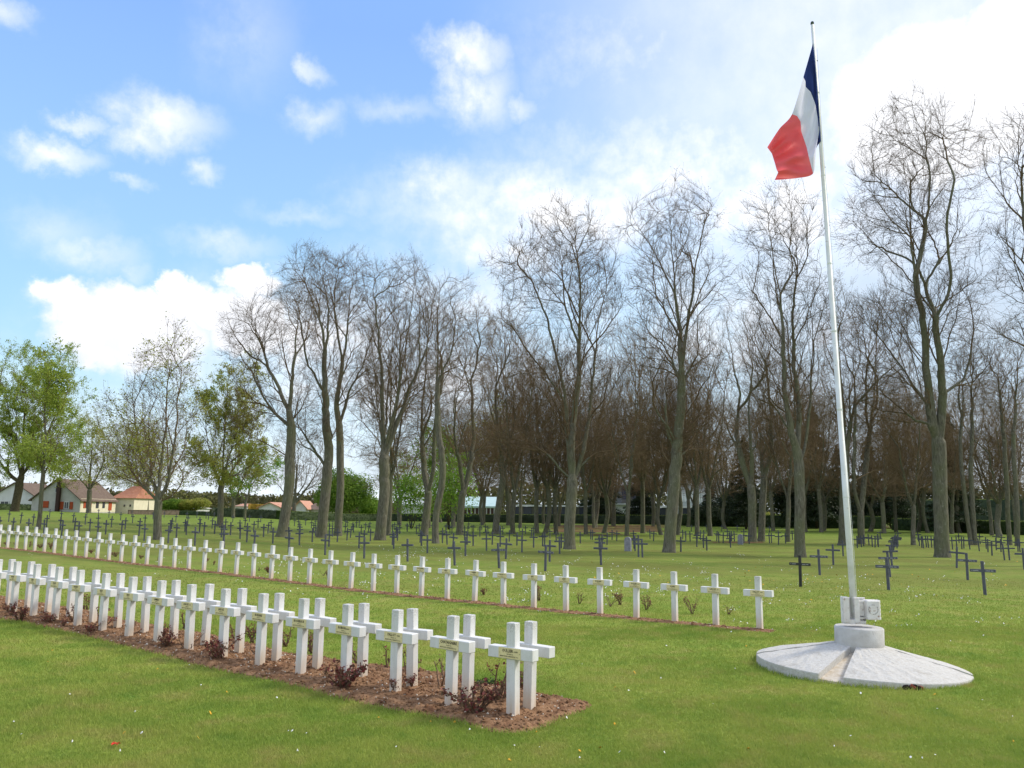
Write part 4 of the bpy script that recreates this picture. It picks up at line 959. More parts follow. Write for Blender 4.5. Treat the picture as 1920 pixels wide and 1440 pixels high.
px_tree((712, 1013), 21, [[(712, 1013), (719, 940), (722, 890), (720, 850)], [(720, 850), (718, 780), (715, 700), (708, 620), (700, 540)], [(720, 850), (728, 760), (735, 660), (738, 560), (735, 500)], [(724, 850), (745, 770), (758, 680), (770, 590), (780, 520)], [(722, 860), (745, 800), (765, 740), (790, 680), (815, 610)], [(726, 850), (738, 790), (748, 720), (752, 620)], [(715, 870), (690, 840), (660, 830)], [(716, 895), (690, 885), (668, 900)]],
        [(745, 565, 75, 95), (790, 600, 45, 90), (750, 700, 80, 90), (700, 760, 40, 60)], 'bare tree whose trunk fans into many upright limbs, dense rounded top', 105)
px_tree((795, 1005), 15, [[(795, 1005), (802, 950), (803, 925)], [(803, 925), (795, 880), (790, 820), (792, 740), (800, 640), (810, 560)], [(803, 925), (815, 870), (815, 800), (830, 720), (845, 640)]],
        [(820, 640, 45, 110), (800, 770, 55, 80)], 'forked bare tree just left of the slender pale wavy trunk', 106)
px_tree((817, 1019), 13, [[(817, 1019), (817, 960), (828, 910), (829, 870), (822, 830)], [(822, 830), (818, 760), (821, 680), (822, 600), (828, 530)], [(822, 840), (850, 832), (880, 830), (900, 822)], [(820, 720), (845, 660), (855, 600)]],
        [(845, 590, 48, 80), (850, 700, 55, 70)], 'bare tree with a slender pale wavy trunk in front of a forked one', 107)
px_tree((862, 1003), 14, [[(862, 1003), (864, 950), (868, 925)], [(868, 925), (880, 880), (890, 820), (885, 740), (880, 660)], [(866, 930), (845, 900), (830, 880)], [(868, 925), (862, 870), (850, 820), (855, 740)]],
        [(885, 660, 50, 110), (870, 800, 55, 80)], 'bare tree right of the wavy trunk with a low spreading fork', 108, twig='twig_brown')
px_tree((928, 1001), 13, [[(928, 1001), (935, 950), (942, 900)], [(942, 900), (938, 840), (930, 760), (935, 680)], [(940, 900), (950, 850), (965, 780), (960, 700)]],
        [(945, 690, 62, 105), (940, 830, 70, 60)], 'brownish bare tree halfway between the wavy trunk and the big central tree', 109, twig='twig_brown')
px_tree((1068, 1030), 22, [[(1068, 1030), (1070, 960), (1073, 900)], [(1070, 900), (1062, 840), (1058, 760), (1045, 690), (1030, 610), (1005, 540), (960, 450)], [(1073, 900), (1068, 830), (1080, 740), (1084, 650), (1090, 540), (1080, 450)], [(1075, 905), (1095, 850), (1104, 760), (1112, 660), (1125, 580), (1150, 490), (1165, 430)], [(1066, 905), (1055, 895), (1020, 850), (985, 830), (945, 820)], [(1058, 760), (1020, 700), (980, 650), (950, 600)], [(1084, 650), (1060, 560), (1050, 470)], [(1104, 780), (1140, 740), (1180, 680)], [(1078, 880), (1110, 850), (1150, 840)]],
        [(1050, 490, 125, 90), (1100, 560, 90, 110), (990, 560, 70, 80), (1070, 720, 100, 70), (1020, 820, 90, 35), (1120, 830, 80, 40)], 'big central bare tree opening in a wide vase of thick limbs', 110, natt=5200, dens=1.3)
px_tree((1254, 1036), 23, [[(1254, 1036), (1262, 950), (1268, 880), (1272, 800)], [(1272, 800), (1276, 720), (1275, 640), (1268, 560), (1262, 470), (1255, 400)], [(1276, 690), (1290, 600), (1300, 520), (1310, 440), (1325, 390)], [(1272, 720), (1245, 650), (1205, 620), (1180, 600)], [(1268, 560), (1240, 500), (1205, 440), (1180, 400)], [(1272, 640), (1230, 560), (1200, 530)], [(1276, 720), (1310, 660), (1350, 640)], [(1266, 880), (1240, 850), (1245, 800)], [(1270, 860), (1300, 840), (1345, 850)], [(1270, 830), (1310, 780), (1350, 760)]],
        [(1265, 430, 95, 85), (1270, 540, 100, 90), (1265, 680, 95, 80), (1290, 810, 90, 50), (1210, 800, 50, 50)], 'tall straight bare tree with a single leader right of the central vase-shaped one', 111, natt=5200, dens=1.3)
px_tree((1501, 1045), 20, [[(1501, 1045), (1499, 950), (1498, 860)], [(1498, 860), (1485, 810), (1472, 750), (1468, 640), (1460, 540), (1440, 440)], [(1500, 850), (1505, 780), (1488, 690), (1486, 600), (1496, 510), (1490, 420)], [(1500, 870), (1516, 830), (1522, 700), (1527, 580), (1535, 480)], [(1468, 640), (1430, 570), (1400, 500)], [(1485, 810), (1450, 760), (1420, 730)]],
        [(1465, 430, 85, 80), (1475, 560, 90, 110), (1470, 720, 85, 80), (1540, 600, 40, 110)], 'bare tree with a pale straight trunk just behind the black cross', 112, natt=4600, dens=1.3)
px_tree((1767, 1045), 27, [[(1767, 1045), (1765, 950), (1763, 870), (1760, 830)], [(1760, 830), (1745, 780), (1737, 680), (1733, 600), (1718, 520), (1710, 420), (1695, 320), (1680, 220)], [(1763, 830), (1772, 740), (1762, 660), (1754, 600), (1790, 540), (1780, 450), (1785, 380), (1805, 290), (1830, 200)], [(1718, 520), (1735, 440), (1745, 340), (1735, 240)], [(1733, 600), (1690, 520), (1640, 460), (1600, 420)], [(1754, 610), (1735, 560), (1745, 500)], [(1710, 430), (1670, 370), (1630, 320)], [(1762, 740), (1800, 720), (1830, 700)], [(1745, 760), (1690, 700), (1650, 670)], [(1737, 800), (1700, 790), (1660, 830), (1640, 860)], [(1735, 240), (1728, 185)], [(1695, 320), (1655, 250), (1640, 225)], [(1785, 380), (1765, 290), (1770, 200)]],
        [(1700, 290, 105, 100), (1790, 300, 65, 110), (1680, 420, 115, 100), (1790, 470, 60, 90), (1740, 600, 110, 90), (1680, 740, 80, 70), (1800, 700, 60, 60)], 'largest bare tree, thick double stem right of the flagpole', 113, natt=6500, dens=1.0, trop=.36)
px_tree((1990, 1062), 27, [[(1990, 1062), (1985, 900), (1980, 780)], [(1980, 780), (1955, 640), (1930, 520), (1915, 420), (1905, 300)], [(1980, 780), (2000, 600), (2010, 400), (2000, 250)], [(1960, 680), (1905, 640), (1860, 620)], [(1930, 520), (1890, 480), (1870, 440)]],
        [(1940, 300, 85, 130), (1925, 480, 75, 100), (1930, 620, 80, 50), (2020, 400, 70, 150)], 'bare crown reaching in over the right edge, its trunk out of view', 114, natt=4000)
px_tree((1581, 1020), 17, [[(1581, 1020), (1583, 940), (1584, 860)], [(1584, 860), (1580, 760), (1572, 680), (1570, 600)], [(1584, 850), (1600, 770), (1605, 680)]], [(1575, 620, 50, 90), (1585, 760, 60, 80)], 'bare tree standing directly behind the flagpole, left of its foot', 115, twig='twig_brown')
px_tree((1615, 1020), 13, [[(1615, 1020), (1613, 965)], [(1613, 965), (1598, 910), (1600, 840), (1605, 740)], [(1613, 965), (1620, 900), (1630, 800), (1640, 690), (1645, 600)], [(1600, 900), (1640, 880), (1680, 900)]], [(1640, 630, 70, 100), (1640, 770, 85, 80)], 'reddish brown dense tree just right of the flagpole, forked low', 116, twig='twig_brown', dens=1.8, bud=.8)
px_tree((1411, 1016), 16, [[(1411, 1016), (1411, 950), (1409, 915)], [(1409, 915), (1390, 870), (1378, 820), (1385, 740)], [(1410, 915), (1412, 850), (1405, 760), (1410, 680)]], [(1395, 660, 50, 90), (1390, 800, 55, 60)], 'left of the paired trunks with reddish litter, crown forked', 117, twig='twig_brown')
px_tree((1427, 1015), 13, [[(1427, 1015), (1430, 950), (1432, 900)], [(1432, 900), (1445, 860), (1447, 800), (1440, 720)], [(1432, 900), (1425, 830), (1430, 740)]], [(1440, 680, 45, 90), (1440, 810, 50, 60)], 'right of the paired trunks with reddish litter, upper stem bent right', 118, twig='twig_brown')
px_tree((1821, 1022), 8, [[(1821, 1022), (1812, 960), (1806, 900)], [(1806, 900), (1800, 820), (1805, 740), (1800, 680)]], [(1815, 720, 40, 80)], 'thin dark leaning trunk right of the largest tree, left of its pair', 119, twig='twig_brown', dens=2.)
px_tree((1829, 1022), 9, [[(1829, 1022), (1824, 960), (1820, 880)], [(1820, 880), (1825, 800), (1822, 700), (1830, 640)], [(1820, 860), (1840, 800), (1850, 740)]], [(1825, 700, 40, 80)], 'thin dark straight trunk right of the largest tree, right of its pair', 120, twig='twig_brown', dens=2.)
px_tree((1893, 1022), 9, [[(1893, 1022), (1890, 920), (1885, 840)], [(1885, 840), (1880, 760), (1870, 680)]], [(1880, 720, 42, 95)], 'slender tree near the right edge, left of the last pair', 121, twig='twig_brown', dens=2.)
px_tree((1908, 1024), 9, [[(1908, 1024), (1905, 920), (1900, 830)], [(1900, 830), (1905, 740), (1910, 660)]], [(1908, 710, 45, 95)], 'slender tree at the right edge, right of the last pair', 122, twig='twig_brown', dens=2.)
# leafing trees on the left
gl = 'trees coming into leaf on the left'
px_tree((27, 959), 15, [[(27, 959), (35, 920), (40, 890)], [(40, 890), (45, 800), (50, 720)], [(36, 905), (10, 880), (-20, 840)], [(40, 890), (80, 830), (110, 770)], [(38, 895), (20, 800), (10, 730)]],
        [(60, 740, 85, 85), (40, 840, 95, 60), (100, 800, 50, 70), (-20, 780, 60, 90)], 'large bright green leafing tree at the left edge before the white gable', 130, leaf='leaf_spring', leafn=80000, leafsize=.155, D=.6, dk=1.0, dens=.12, side=.3, rtip=.012, group=gl, name='leafing_tree', twl=1.5, bark='bark_dark')
px_tree((71, 992), 8, [[(71, 992), (76, 930), (82, 860), (84, 760), (86, 690)], [(80, 890), (100, 850), (112, 810)]], [(88, 740, 42, 80), (90, 850, 50, 40)], 'slim pale trunk in front of the large green tree', 131, leaf='leaf_spring', leafn=9000, leafsize=.13, group=gl, name='leafing_tree')
px_tree((166, 962), 9, [[(166, 962), (168, 920)], [(168, 920), (172, 860), (175, 800)], [(168, 920), (140, 885), (125, 860)], [(168, 920), (195, 870), (205, 820)]], [(172, 840, 52, 68), (170, 890, 62, 30)], 'small spreading tree before the brown roofed house', 132, leaf='leaf_olive', leafn=14000, leafsize=.17, D=.5, dk=.8, dens=.25, side=.25, rtip=.011, group=gl, name='leafing_tree', twl=1.4)
px_tree((262, 963), 8, [[(262, 963), (262, 925)], [(262, 925), (255, 860), (250, 810)], [(262, 925), (280, 870), (290, 820)]], [(255, 850, 50, 60), (250, 900, 50, 25)], 'small olive leafed tree before the orange roof', 133, leaf='leaf_olive', leafn=12000, leafsize=.17, D=.5, dk=.8, dens=.25, side=.25, rtip=.011, group=gl, name='leafing_tree', twl=1.4)
px_tree((274, 964), 10, [[(274, 964), (276, 915)], [(276, 915), (285, 850), (290, 790)], [(276, 915), (250, 870), (240, 830)]], [(275, 850, 55, 60)], 'thicker dark trunk beside the small olive tree left of the slim one', 134, leaf='leaf_olive', leafn=9000, leafsize=.16, D=.5, dk=.8, dens=.25, side=.25, rtip=.011, group=gl, name='leafing_tree', twl=1.4)
px_tree((412, 987), 12, [[(412, 987), (415, 930), (417, 910)], [(417, 910), (420, 830), (425, 750), (430, 700)], [(417, 910), (395, 860), (385, 800)], [(417, 912), (450, 860), (470, 810)], [(417, 900), (440, 820), (455, 740)]],
        [(425, 780, 65, 80), (430, 860, 88, 50), (395, 850, 55, 60), (460, 720, 40, 40)], 'yellow green leafing tree left of the tall bare group', 135, leaf='leaf_olive', leafn=38000, leafsize=.12, D=.4, dk=.65, dens=.4, rtip=.010, group=gl, name='leafing_tree', twl=1.3)
px_tree((437, 971), 7, [[(437, 971), (438, 940)], [(438, 940), (430, 900), (425, 870)], [(438, 940), (455, 900), (465, 870)]], [(445, 885, 50, 42)], 'small tree before the dark hedge, left one of two small trunks', 136, leaf='leaf_vivid', leafn=3500, leafsize=.24, D=.5, dk=.8, dens=.25, side=.25, rtip=.012, group=gl, name='leafing_tree')
px_tree((459, 973), 5, [[(459, 973), (461, 945)], [(461, 945), (470, 900), (485, 860)], [(461, 945), (450, 920), (445, 890)]], [(478, 885, 45, 45)], 'small tree before the dark hedge, right one of two small trunks', 137, leaf='leaf_vivid', leafn=3000, leafsize=.24, D=.5, dk=.8, dens=.25, side=.25, rtip=.012, group=gl, name='leafing_tree')
px_tree((550, 974), 8, [[(550, 974), (552, 945)], [(552, 945), (556, 890), (560, 840)], [(552, 945), (525, 915), (515, 890)], [(552, 945), (585, 900), (600, 870)]], [(560, 870, 48, 62)], 'small leafless tree at the hedge between two leaning trunks', 138, D=.42, dk=.65, dens=.5, rtip=.013, name='bare_tree', twl=1.5)
px_tree((746, 977), 6, [[(746, 977), (747, 945)], [(747, 945), (740, 910), (735, 880)], [(747, 945), (760, 905), (768, 880)]], [(752, 895, 38, 45)], 'small fresh green tree at the hedge right of the fanning trunk', 139, leaf='leaf_spring', leafn=3600, leafsize=.26, D=.5, dk=.8, dens=.25, side=.25, rtip=.012, group=gl, name='leafing_tree')
px_tree((804, 990), 7, [[(804, 990), (805, 950)], [(805, 950), (795, 900), (800, 840)], [(805, 950), (825, 900), (835, 850)]], [(815, 860, 50, 60)], 'green leafed young tree between the forked and wavy trunks', 140, leaf='leaf_vivid', leafn=3800, leafsize=.22, D=.5, dk=.8, dens=.25, side=.25, rtip=.012, group=gl, name='leafing_tree')
px_tree((953, 985), 8, [[(953, 985), (953, 940), (950, 900)], [(950, 900), (940, 850), (930, 800)]], [(900, 830, 60, 55), (950, 800, 40, 60)], 'far tree with fresh green leaves right of the wavy trunk', 141, leaf='leaf_olive', leafn=3600, leafsize=.25, D=.5, dk=.8, dens=.25, side=.25, rtip=.012, group=gl, name='leafing_tree')
# background trunks, shared variants
def generic(seed, H_=20., rw=.24, nl=4, spread=3.6, **kw):
    r_ = np.random.default_rng(seed); f0 = H_*r_.uniform(.15, .26); LL = [[(0, 0, -.12), (r_.normal(0, .2), r_.normal(0, .2), f0*.5), (r_.normal(0, .35), r_.normal(0, .3), f0)]]
    for i in range(nl):
        a = i*6.28/nl+r_.uniform(-.5, .5); s = spread*r_.uniform(.45, .8); h = H_*r_.uniform(.62, .86); z0 = f0*r_.uniform(.85, 1.0)
        LL.append([LL[0][-1], (s*.4*math.cos(a), s*.4*math.sin(a), z0+(h-z0)*.3), (s*.8*math.cos(a), s*.8*math.sin(a), z0+(h-z0)*.65), (s*math.cos(a), s*math.sin(a), h)])
    CR = [(0, 0, H_*.78, spread*.95, spread*.95, H_*.22), (0, 0, H_*.55, spread*1.15, spread*1.15, H_*.22)]+[(0, 0, H_*.34, spread*1.25, spread*1.25, H_*.09)]
    LL = [[np.array(q, float) for q in l] for l in LL]; LL[0] = [np.array((0, 0, -.12)), *LL[0][1:]]
    return tree_mesh('v', LL, CR, rw, r_, **kw)
GV = [generic(300+i, H_=19+i*.6, spread=3.4+.3*(i % 3), nl=3+i % 3, twig='twig_brown', D=.36, dk=.55, dens=1.4, natt=2400, rtip=.0105, twn=1.9, bud=.35, twl=1.25) for i in range(5)]
BT = [(962, 1001, 1.0), (1007, 1000, 1.0), (1022, 1000, 1.08), (1043, 1000, .95), (1099, 1002, .85), (1114, 990, .95), (1132, 1000, 1.), (1175, 1005, .9), (1205, 1000, 1.08), (1240, 1003, .9), (1270, 1003, 1.), (1307, 1005, 1.), (1332, 1005, 1.05), (1477, 1016, .8), (1713, 1022, .72), (727, 1004, 1.0), (975, 990, 1.0), (1063, 986, 1.1), (1150, 985, 1.15), (1225, 987, 1.1), (1290, 988, 1.15), (1360, 992, 1.0), (1450, 996, 1.0), (1540, 998, 1.05), (1680, 997, 1.0), (1740, 999, 1.0), (905, 985, .95), (850, 984, .95), (1860, 1004, .85), (1905, 1006, .9), (1785, 1001, .9)]
for i, (px, py, s) in enumerate(sorted(BT)):
    p = hit(px, py)
    place_tree('bare_tree', GV[i % 5], p, random.uniform(0, 6.28), f'brown bare tree in the dense back ranks, {ordn(i+1)} counting from the left', group='brown trees in the back ranks', sc=(s*random.uniform(.95, 1.1), s*random.uniform(.95, 1.1), s*random.uniform(.98, 1.24)))
k_ = 0
for i in range(24):
    px = 760+(1960-760)*(i+random.uniform(-.4, .4))/24; p = np.array(atY(px, 955, random.uniform(118, 165) if px < 1500 else random.uniform(92, 130))); p[2] = float(T(p[0], p[1])); sx_ = random.uniform(.95, 1.25); k_ += 1
    place_tree('bare_tree', GV[(i*3) % 5], p, random.uniform(0, 6.28), f'far bare tree beyond the hedge, {ordn(k_)} counting from the left', group='far trees beyond the hedge', sc=(sx_*1.15, sx_*1.15, random.uniform(.80, 1.12)))
# ------------------------------------------------------------------ conifers and evergreen shrubs
def conifer(seed, H_=14., Rb=3.4, n=26000):
    r_ = np.random.default_rng(seed); nb = 230; z = H_*(.06+.93*r_.random(nb)**.85); a = r_.uniform(0, 6.28, nb); L_ = Rb*(1-(z/H_))**.8*r_.uniform(.65, 1.1, nb)+.15
    P0 = np.stack([0*z, 0*z, z], 1); dirv = np.stack([np.cos(a), np.sin(a), -.18+0*a], 1); P1 = P0+dirv*L_[:, None]; tr = MB(); tr.tube([(0, 0, -.1), (0, 0, H_*.5), (0, 0, H_*.98)], [.20, .12, .02], 8)
    me0 = tr.mesh('trunk', True); V, Fq = tubes(P0, P1, dirv, dirv, np.full(nb, .035), np.full(nb, .01), 3)
    t = r_.random(n)**.7; j = r_.choice(nb, n, p=L_/L_.sum()); Q = P0[j]+(P1-P0)[j]*t[:, None]; sp = (.12+.30*(1-t))*L_[j]*.45; Q[:, 0] += r_.normal(0, 1, n)*sp; Q[:, 1] += r_.normal(0, 1, n)*sp; Q[:, 2] += r_.normal(0, .09, n)-t**2*.25+.1
    V2, F2 = quads_cloud(Q, .26, r_, nrm=np.array([[0, 0, 1.]]), jitter=.9, asp=.4); me1 = mk('crown', np.concatenate([V, V2]), np.concatenate([Fq, F2+len(V)]), np.r_[np.zeros(len(Fq)), np.ones(len(F2))])
    me0.materials.append(M['bark_dark']); me1.materials.append(M['bark_dark']); me1.materials.append(M['leaf_dark']); return me0, me1
CV = [conifer(400), conifer(401, 15, 4.2, 30000)]
CT = [(1815, 1000, 1.10, 1, 'layered dark spruce right of the largest tree'), (1410, 993, .95, 1, 'dark conifer behind the paired trunks'), (1545, 992, 1.35, 1, 'dark conifer between the pale trunk and the flagpole'), (1590, 991, 1.0, 0, 'dark conifer directly behind the flagpole'), (1650, 990, 1.15, 0, 'tall dark conifer right of the flagpole, nearest it'),
      (1700, 992, 1.1, 1, 'tall dark conifer left of the largest tree'), (1340, 985, .62, 1, 'low dark fir right of the pale glass building'), (1208, 983, 1.25, 0, 'brownish conifer behind the straight central tree'), (1130, 982, 1.2, 1, 'brownish conifer right of the central vase-shaped tree'), (1510, 990, .9, 0, 'dark conifer behind the pale straight trunk')]
for px, py, s, vi, lab in CT:
    e = empty('conifer', hit(px, py)+np.array([0, 3., 0]), random.uniform(0, 6)); e.scale = (s, s, s); tag(e, lab, 'conifer', 'dark conifers behind the hedge'); link('trunk', CV[vi][0], None, e); link('crown', CV[vi][1], None, e)
def leaf_blob(name, cen, rad, n, size, material, label, cat, seed, lumps=9, trunk=True, group=None, stems=True):
    r_ = np.random.default_rng(seed); C = r_.normal(size=(lumps, 3)); C /= np.linalg.norm(C, axis=1)[:, None]; C *= .55; C[:, 2] = np.abs(C[:, 2])*.9-.1; rr = r_.uniform(.38, .62, lumps)
    k_ = r_.choice(lumps, n, p=rr**2/(rr**2).sum()); q = r_.normal(size=(n, 3)); q /= np.linalg.norm(q, axis=1)[:, None]; P = C[k_]+q*(rr[k_]*r_.random(n)**.33)[:, None]; P = P*np.array(rad)+np.array([0, 0, rad[2]*.75]); P = P[P[:, 2] > .02]
    nr = P-np.array([0, 0, rad[2]*.5]); nr /= np.linalg.norm(nr, axis=1)[:, None]; V, Fq = quads_cloud(P, size, r_, nrm=nr, jitter=.8, asp=.7); e = empty(name, cen); tag(e, label, cat, group)
    link('foliage', mk('foliage', V, Fq), material, e); b = MB()
    for i in range(6):
        c = C[i % lumps]*np.array(rad)*.8+np.array([0, 0, rad[2]*.7]); b.tube([(c[0]*.08, c[1]*.08, -.1), (c[0]*.4, c[1]*.4, c[2]*.45), tuple(c)], [.07, .045, .015], 6)
    b.obj('stems', 'bark_dark', e, smooth=True); return e
p = hit(640, 976); leaf_blob('leafy_tree', p+np.array([0, 4, 0]), (6.2, 4.6, 6.4), 26000, .30, 'leaf_bush', 'broad vivid green bushy tree behind the hedge left of the fanning trunk', 'tree', 501, 16)
p = hit(690, 976); leaf_blob('leafy_tree', p+np.array([0, 5, 0]), (3.0, 3.0, 3.0), 9000, .32, 'leaf_vivid', 'smaller light green bush tucked right of the broad green tree', 'tree', 502, 9)
for i, (px, w_, h_, sg) in enumerate([(1500, 4.5, 5.2, 0), (1555, 5., 6.0, 0), (1618, 5., 5.0, 0), (1725, 4.5, 5.5, 0), (1400, 4., 3.6, 0), (1345, 3., 2.6, 0)]):
    p = hit(px, 989); leaf_blob('evergreen_shrub', p+np.array([0, 6, 0]), (w_, 3.4, h_), 12000, .30, 'leaf_dark', ['dark evergreen bush behind the pale straight trunk', 'tallest dark evergreen bush left of the flagpole', 'dark evergreen bush just right of the flagpole', 'dark evergreen bush left of the largest tree', 'dark evergreen bush behind the paired trunks', 'low dark evergreen bush left of the white blossom'][i], 'shrub', 540+i, 10)
for i, (px, Y_, w_, h_, lab) in enumerate([(772, 108, 3.4, 4.6, 'fresh green bush behind the hedge between fanning and forked trunks'), (842, 104, 3.6, 5.4, 'fresh green bush behind the hedge right of the wavy trunk')]):
    p = np.array(atY(px, 960, Y_)); p[2] = float(T(p[0], p[1])); leaf_blob('leafy_tree', p, (w_, 3., h_), 3600, .24, 'leaf_vivid', lab, 'tree', 560+i, 16)
p = hit(1680, 990); leaf_blob('evergreen_shrub', p+np.array([0, 1.5, 0]), (3.6, 2.5, 2.8), 15000, .24, 'leaf_hedge', 'glossy evergreen shrub over the gap between the right hedges', 'shrub', 503, 12)
for i, (px, w_, h_, mt_, lab) in enumerate([(1590, 3., 2.0, 'leaf_olive', 'yellow green shrub behind the hedge left of the flagpole'), (1455, 2.6, 1.9, 'leaf_olive', 'olive shrub behind the hedge right of the paired trunks'), (1790, 5.5, 3.1, 'leaf_olive', 'olive yellow thicket behind the right hedge, left part'), (1870, 5.5, 3.0, 'leaf_olive', 'olive yellow thicket behind the right hedge, right part'), (1842, 2.0, 3.9, 'leaf_hedge', 'small pointed green shrub over the olive thicket'),
                                      (345, 4.5, 2.0, 'leaf_olive', 'olive shrubs behind the low wall left of the dark hedge'), (302, 3.0, 2.2, 'leaf_bush', 'green shrub behind the low wall beside the slim tree'), (245, 1.6, 1.9, 'leaf_hedge', 'small dark green bush beside the cream house')]):
    p = hit(px, 985 if px > 1400 else 962); leaf_blob('shrub', p+np.array([0, 9 if px > 1400 else 5, 0]), (w_, 2., h_), 7000, .26, mt_, lab, 'shrub', 510+i, 10)
# distant wood closing the horizon
r_ = np.random.default_rng(9); n = 90000; xx = r_.uniform(-330, 420, n); yy = r_.uniform(255, 300, n); hh = (3.5+6.5*vnoise(xx, yy*0, .06, 2)*vnoise(xx, yy*0, .35, 5)+1.5*vnoise(xx, yy*0, 1.3, 7))+np.clip((xx+25)/25, 0, 1)*(3.5+3*vnoise(xx, yy*0, .2, 12)); zz = T(xx, yy)+hh*r_.random(n)**.8
V, Fq = quads_cloud(np.stack([xx, yy, zz], 1), 1.1, r_, asp=.8); mat('far_wood', (.12, .11, .06), .9, .1, leafy((.085, .075, .042), (.15, .15, .055), .2, .08))
tag(link('distant_wood', mk('distant_wood', V, Fq), 'far_wood'), 'distant brown and green belt of trees on the horizon', 'wood', kind='stuff')
# ------------------------------------------------------------------ hedges and wall
def hedge(pxa, pxb, ha, hb, th, mt_, top, label, seed, name='hedge', dens=60):
    a = hit(*pxa)[:2]; b = hit(*pxb)[:2]; L_ = np.linalg.norm(b-a); d = (b-a)/L_; nrm = np.array([-d[1], d[0]]); r_ = np.random.default_rng(seed)
    if nrm[1] < 0: nrm = -nrm
    ns = max(2, int(L_/.8)); vs = []; fs = []
    for i in range(ns+1):
        c = a+d*L_*i/ns; h = ha+(hb-ha)*i/ns; z = float(T(*c))
        for off, zz in ((.05, -.1), (.05, h-.06), (th-.05, h-.06), (th-.05, -.1)): q = c+nrm*off; vs.append((q[0], q[1], z+zz))
    for i in range(ns):
        for j in range(3): fs.append((i*4+j, i*4+j+1, (i+1)*4+j+1, (i+1)*4+j))
    fs += [(0, 1, 2, 3), (ns*4+3, ns*4+2, ns*4+1, ns*4)]
    me = bpy.data.meshes.new(name); me.from_pydata(vs, [], fs); core_n = len(vs)
    n1_ = int(L_*(ha+hb)/2*dens); n2_ = int(L_*th*dens*1.3); t1 = r_.random(n1_)*L_; P = []; hh1 = ha+(hb-ha)*t1/L_
    z1 = hh1*r_.random(n1_); b1 = (a+np.outer(t1, d)+nrm*r_.normal(0, .05, n1_)[:, None]); t2 = r_.random(n2_)*L_; hh2 = ha+(hb-ha)*t2/L_; b2 = a+np.outer(t2, d)+nrm*(r_.random(n2_)*th)[:, None]
    P1 = np.c_[b1, T(b1[:, 0], b1[:, 1])+z1]; P2_ = np.c_[b2, T(b2[:, 0], b2[:, 1])+hh2+r_.normal(0, .03, n2_)]
    V1, F1 = quads_cloud(P1, .15, r_, nrm=np.array([[-nrm[0], -nrm[1], .2]]), jitter=.7, asp=.75); V2, F2 = quads_cloud(P2_, .15, r_, nrm=np.array([[0, 0, 1.]]), jitter=.6, asp=.75)
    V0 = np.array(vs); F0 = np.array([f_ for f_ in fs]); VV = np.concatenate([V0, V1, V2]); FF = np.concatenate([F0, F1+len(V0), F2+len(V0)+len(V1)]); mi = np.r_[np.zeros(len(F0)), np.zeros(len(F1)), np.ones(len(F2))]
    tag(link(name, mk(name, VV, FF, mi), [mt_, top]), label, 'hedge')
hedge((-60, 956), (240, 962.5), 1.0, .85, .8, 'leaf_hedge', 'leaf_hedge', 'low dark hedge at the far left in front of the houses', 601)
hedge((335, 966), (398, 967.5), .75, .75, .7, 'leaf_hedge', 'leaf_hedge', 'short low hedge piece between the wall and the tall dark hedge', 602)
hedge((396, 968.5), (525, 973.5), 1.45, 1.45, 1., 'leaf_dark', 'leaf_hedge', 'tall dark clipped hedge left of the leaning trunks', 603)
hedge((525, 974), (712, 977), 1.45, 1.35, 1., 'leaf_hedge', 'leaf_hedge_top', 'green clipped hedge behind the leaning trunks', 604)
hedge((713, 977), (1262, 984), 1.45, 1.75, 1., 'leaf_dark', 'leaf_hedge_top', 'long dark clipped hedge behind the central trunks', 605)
hedge((1263, 985.5), (1656, 992), 2.0, 2.0, 1.2, 'leaf_hedge', 'leaf_hedge_top', 'clipped green hedge with lighter top left of the gap', 606)
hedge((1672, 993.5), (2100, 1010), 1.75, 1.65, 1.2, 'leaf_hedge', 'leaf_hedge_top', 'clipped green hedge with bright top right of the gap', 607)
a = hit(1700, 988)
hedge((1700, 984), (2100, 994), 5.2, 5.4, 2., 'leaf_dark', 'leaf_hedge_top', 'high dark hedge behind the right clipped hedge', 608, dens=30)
hedge((464, 966.5), (520, 968.5), 2.45, 2.5, 1.5, 'leaf_gold', 'leaf_gold', 'golden yellow hedge showing above the tall dark hedge', 609)
mat('old_wall', (.15, .12, .09), .95, .1, varied((.15, .115, .085), (.24, .19, .15), 3, .6, 6, (.10, .11, .05), 2))
def solid(name, material, label, cat, boxes, kind=None): pass
a = hit(240, 964); b_ = hit(335, 965.8); mbx = MB(); dv = b_-a; L_ = math.hypot(dv[0], dv[1]); mbx.box((0, 0, .3), (L_/2, .2, .45), .03); mbx.box((0, 0, .79), (L_/2, .26, .04), .01)
tag(mbx.obj('garden_wall', 'old_wall', loc=((a[0]+b_[0])/2, (a[1]+b_[1])/2, (a[2]+b_[2])/2), rz=math.atan2(dv[1], dv[0])), 'low brown garden wall behind the slim tree at left', 'wall')
p = hit(1400, 985.5); r_ = np.random.default_rng(4); nrm_ = 1500; q = np.c_[p[0]+r_.normal(-.2, 1.25, nrm_), np.full(nrm_, p[1]-.12)+r_.normal(0, .08, nrm_), p[2]+.25+1.45*r_.random(nrm_)]
w = vnoise(q[:, 0], q[:, 2], 1.6, 8); q = q[w > .42]; V, Fq = quads_cloud(q, .09, r_); e = empty('flowering_shrub', (p[0], p[1]-.2, p[2])); V -= np.array([p[0], p[1]-.2, p[2]]); link('blossom', mk('blossom', V, Fq), 'blossom', e)
b = MB(); [b.tube([(x_*.4, 0, -.05), (x_*.8, 0, .8), (x_, .05, 1.6)], [.02, .012, .006], 5) for x_ in (-1.6, -.8, 0, .7, 1.4)]; b.obj('stems', 'stem', e); tag(e, 'white blossoming shrub against the hedge left of the paired trunks', 'shrub')
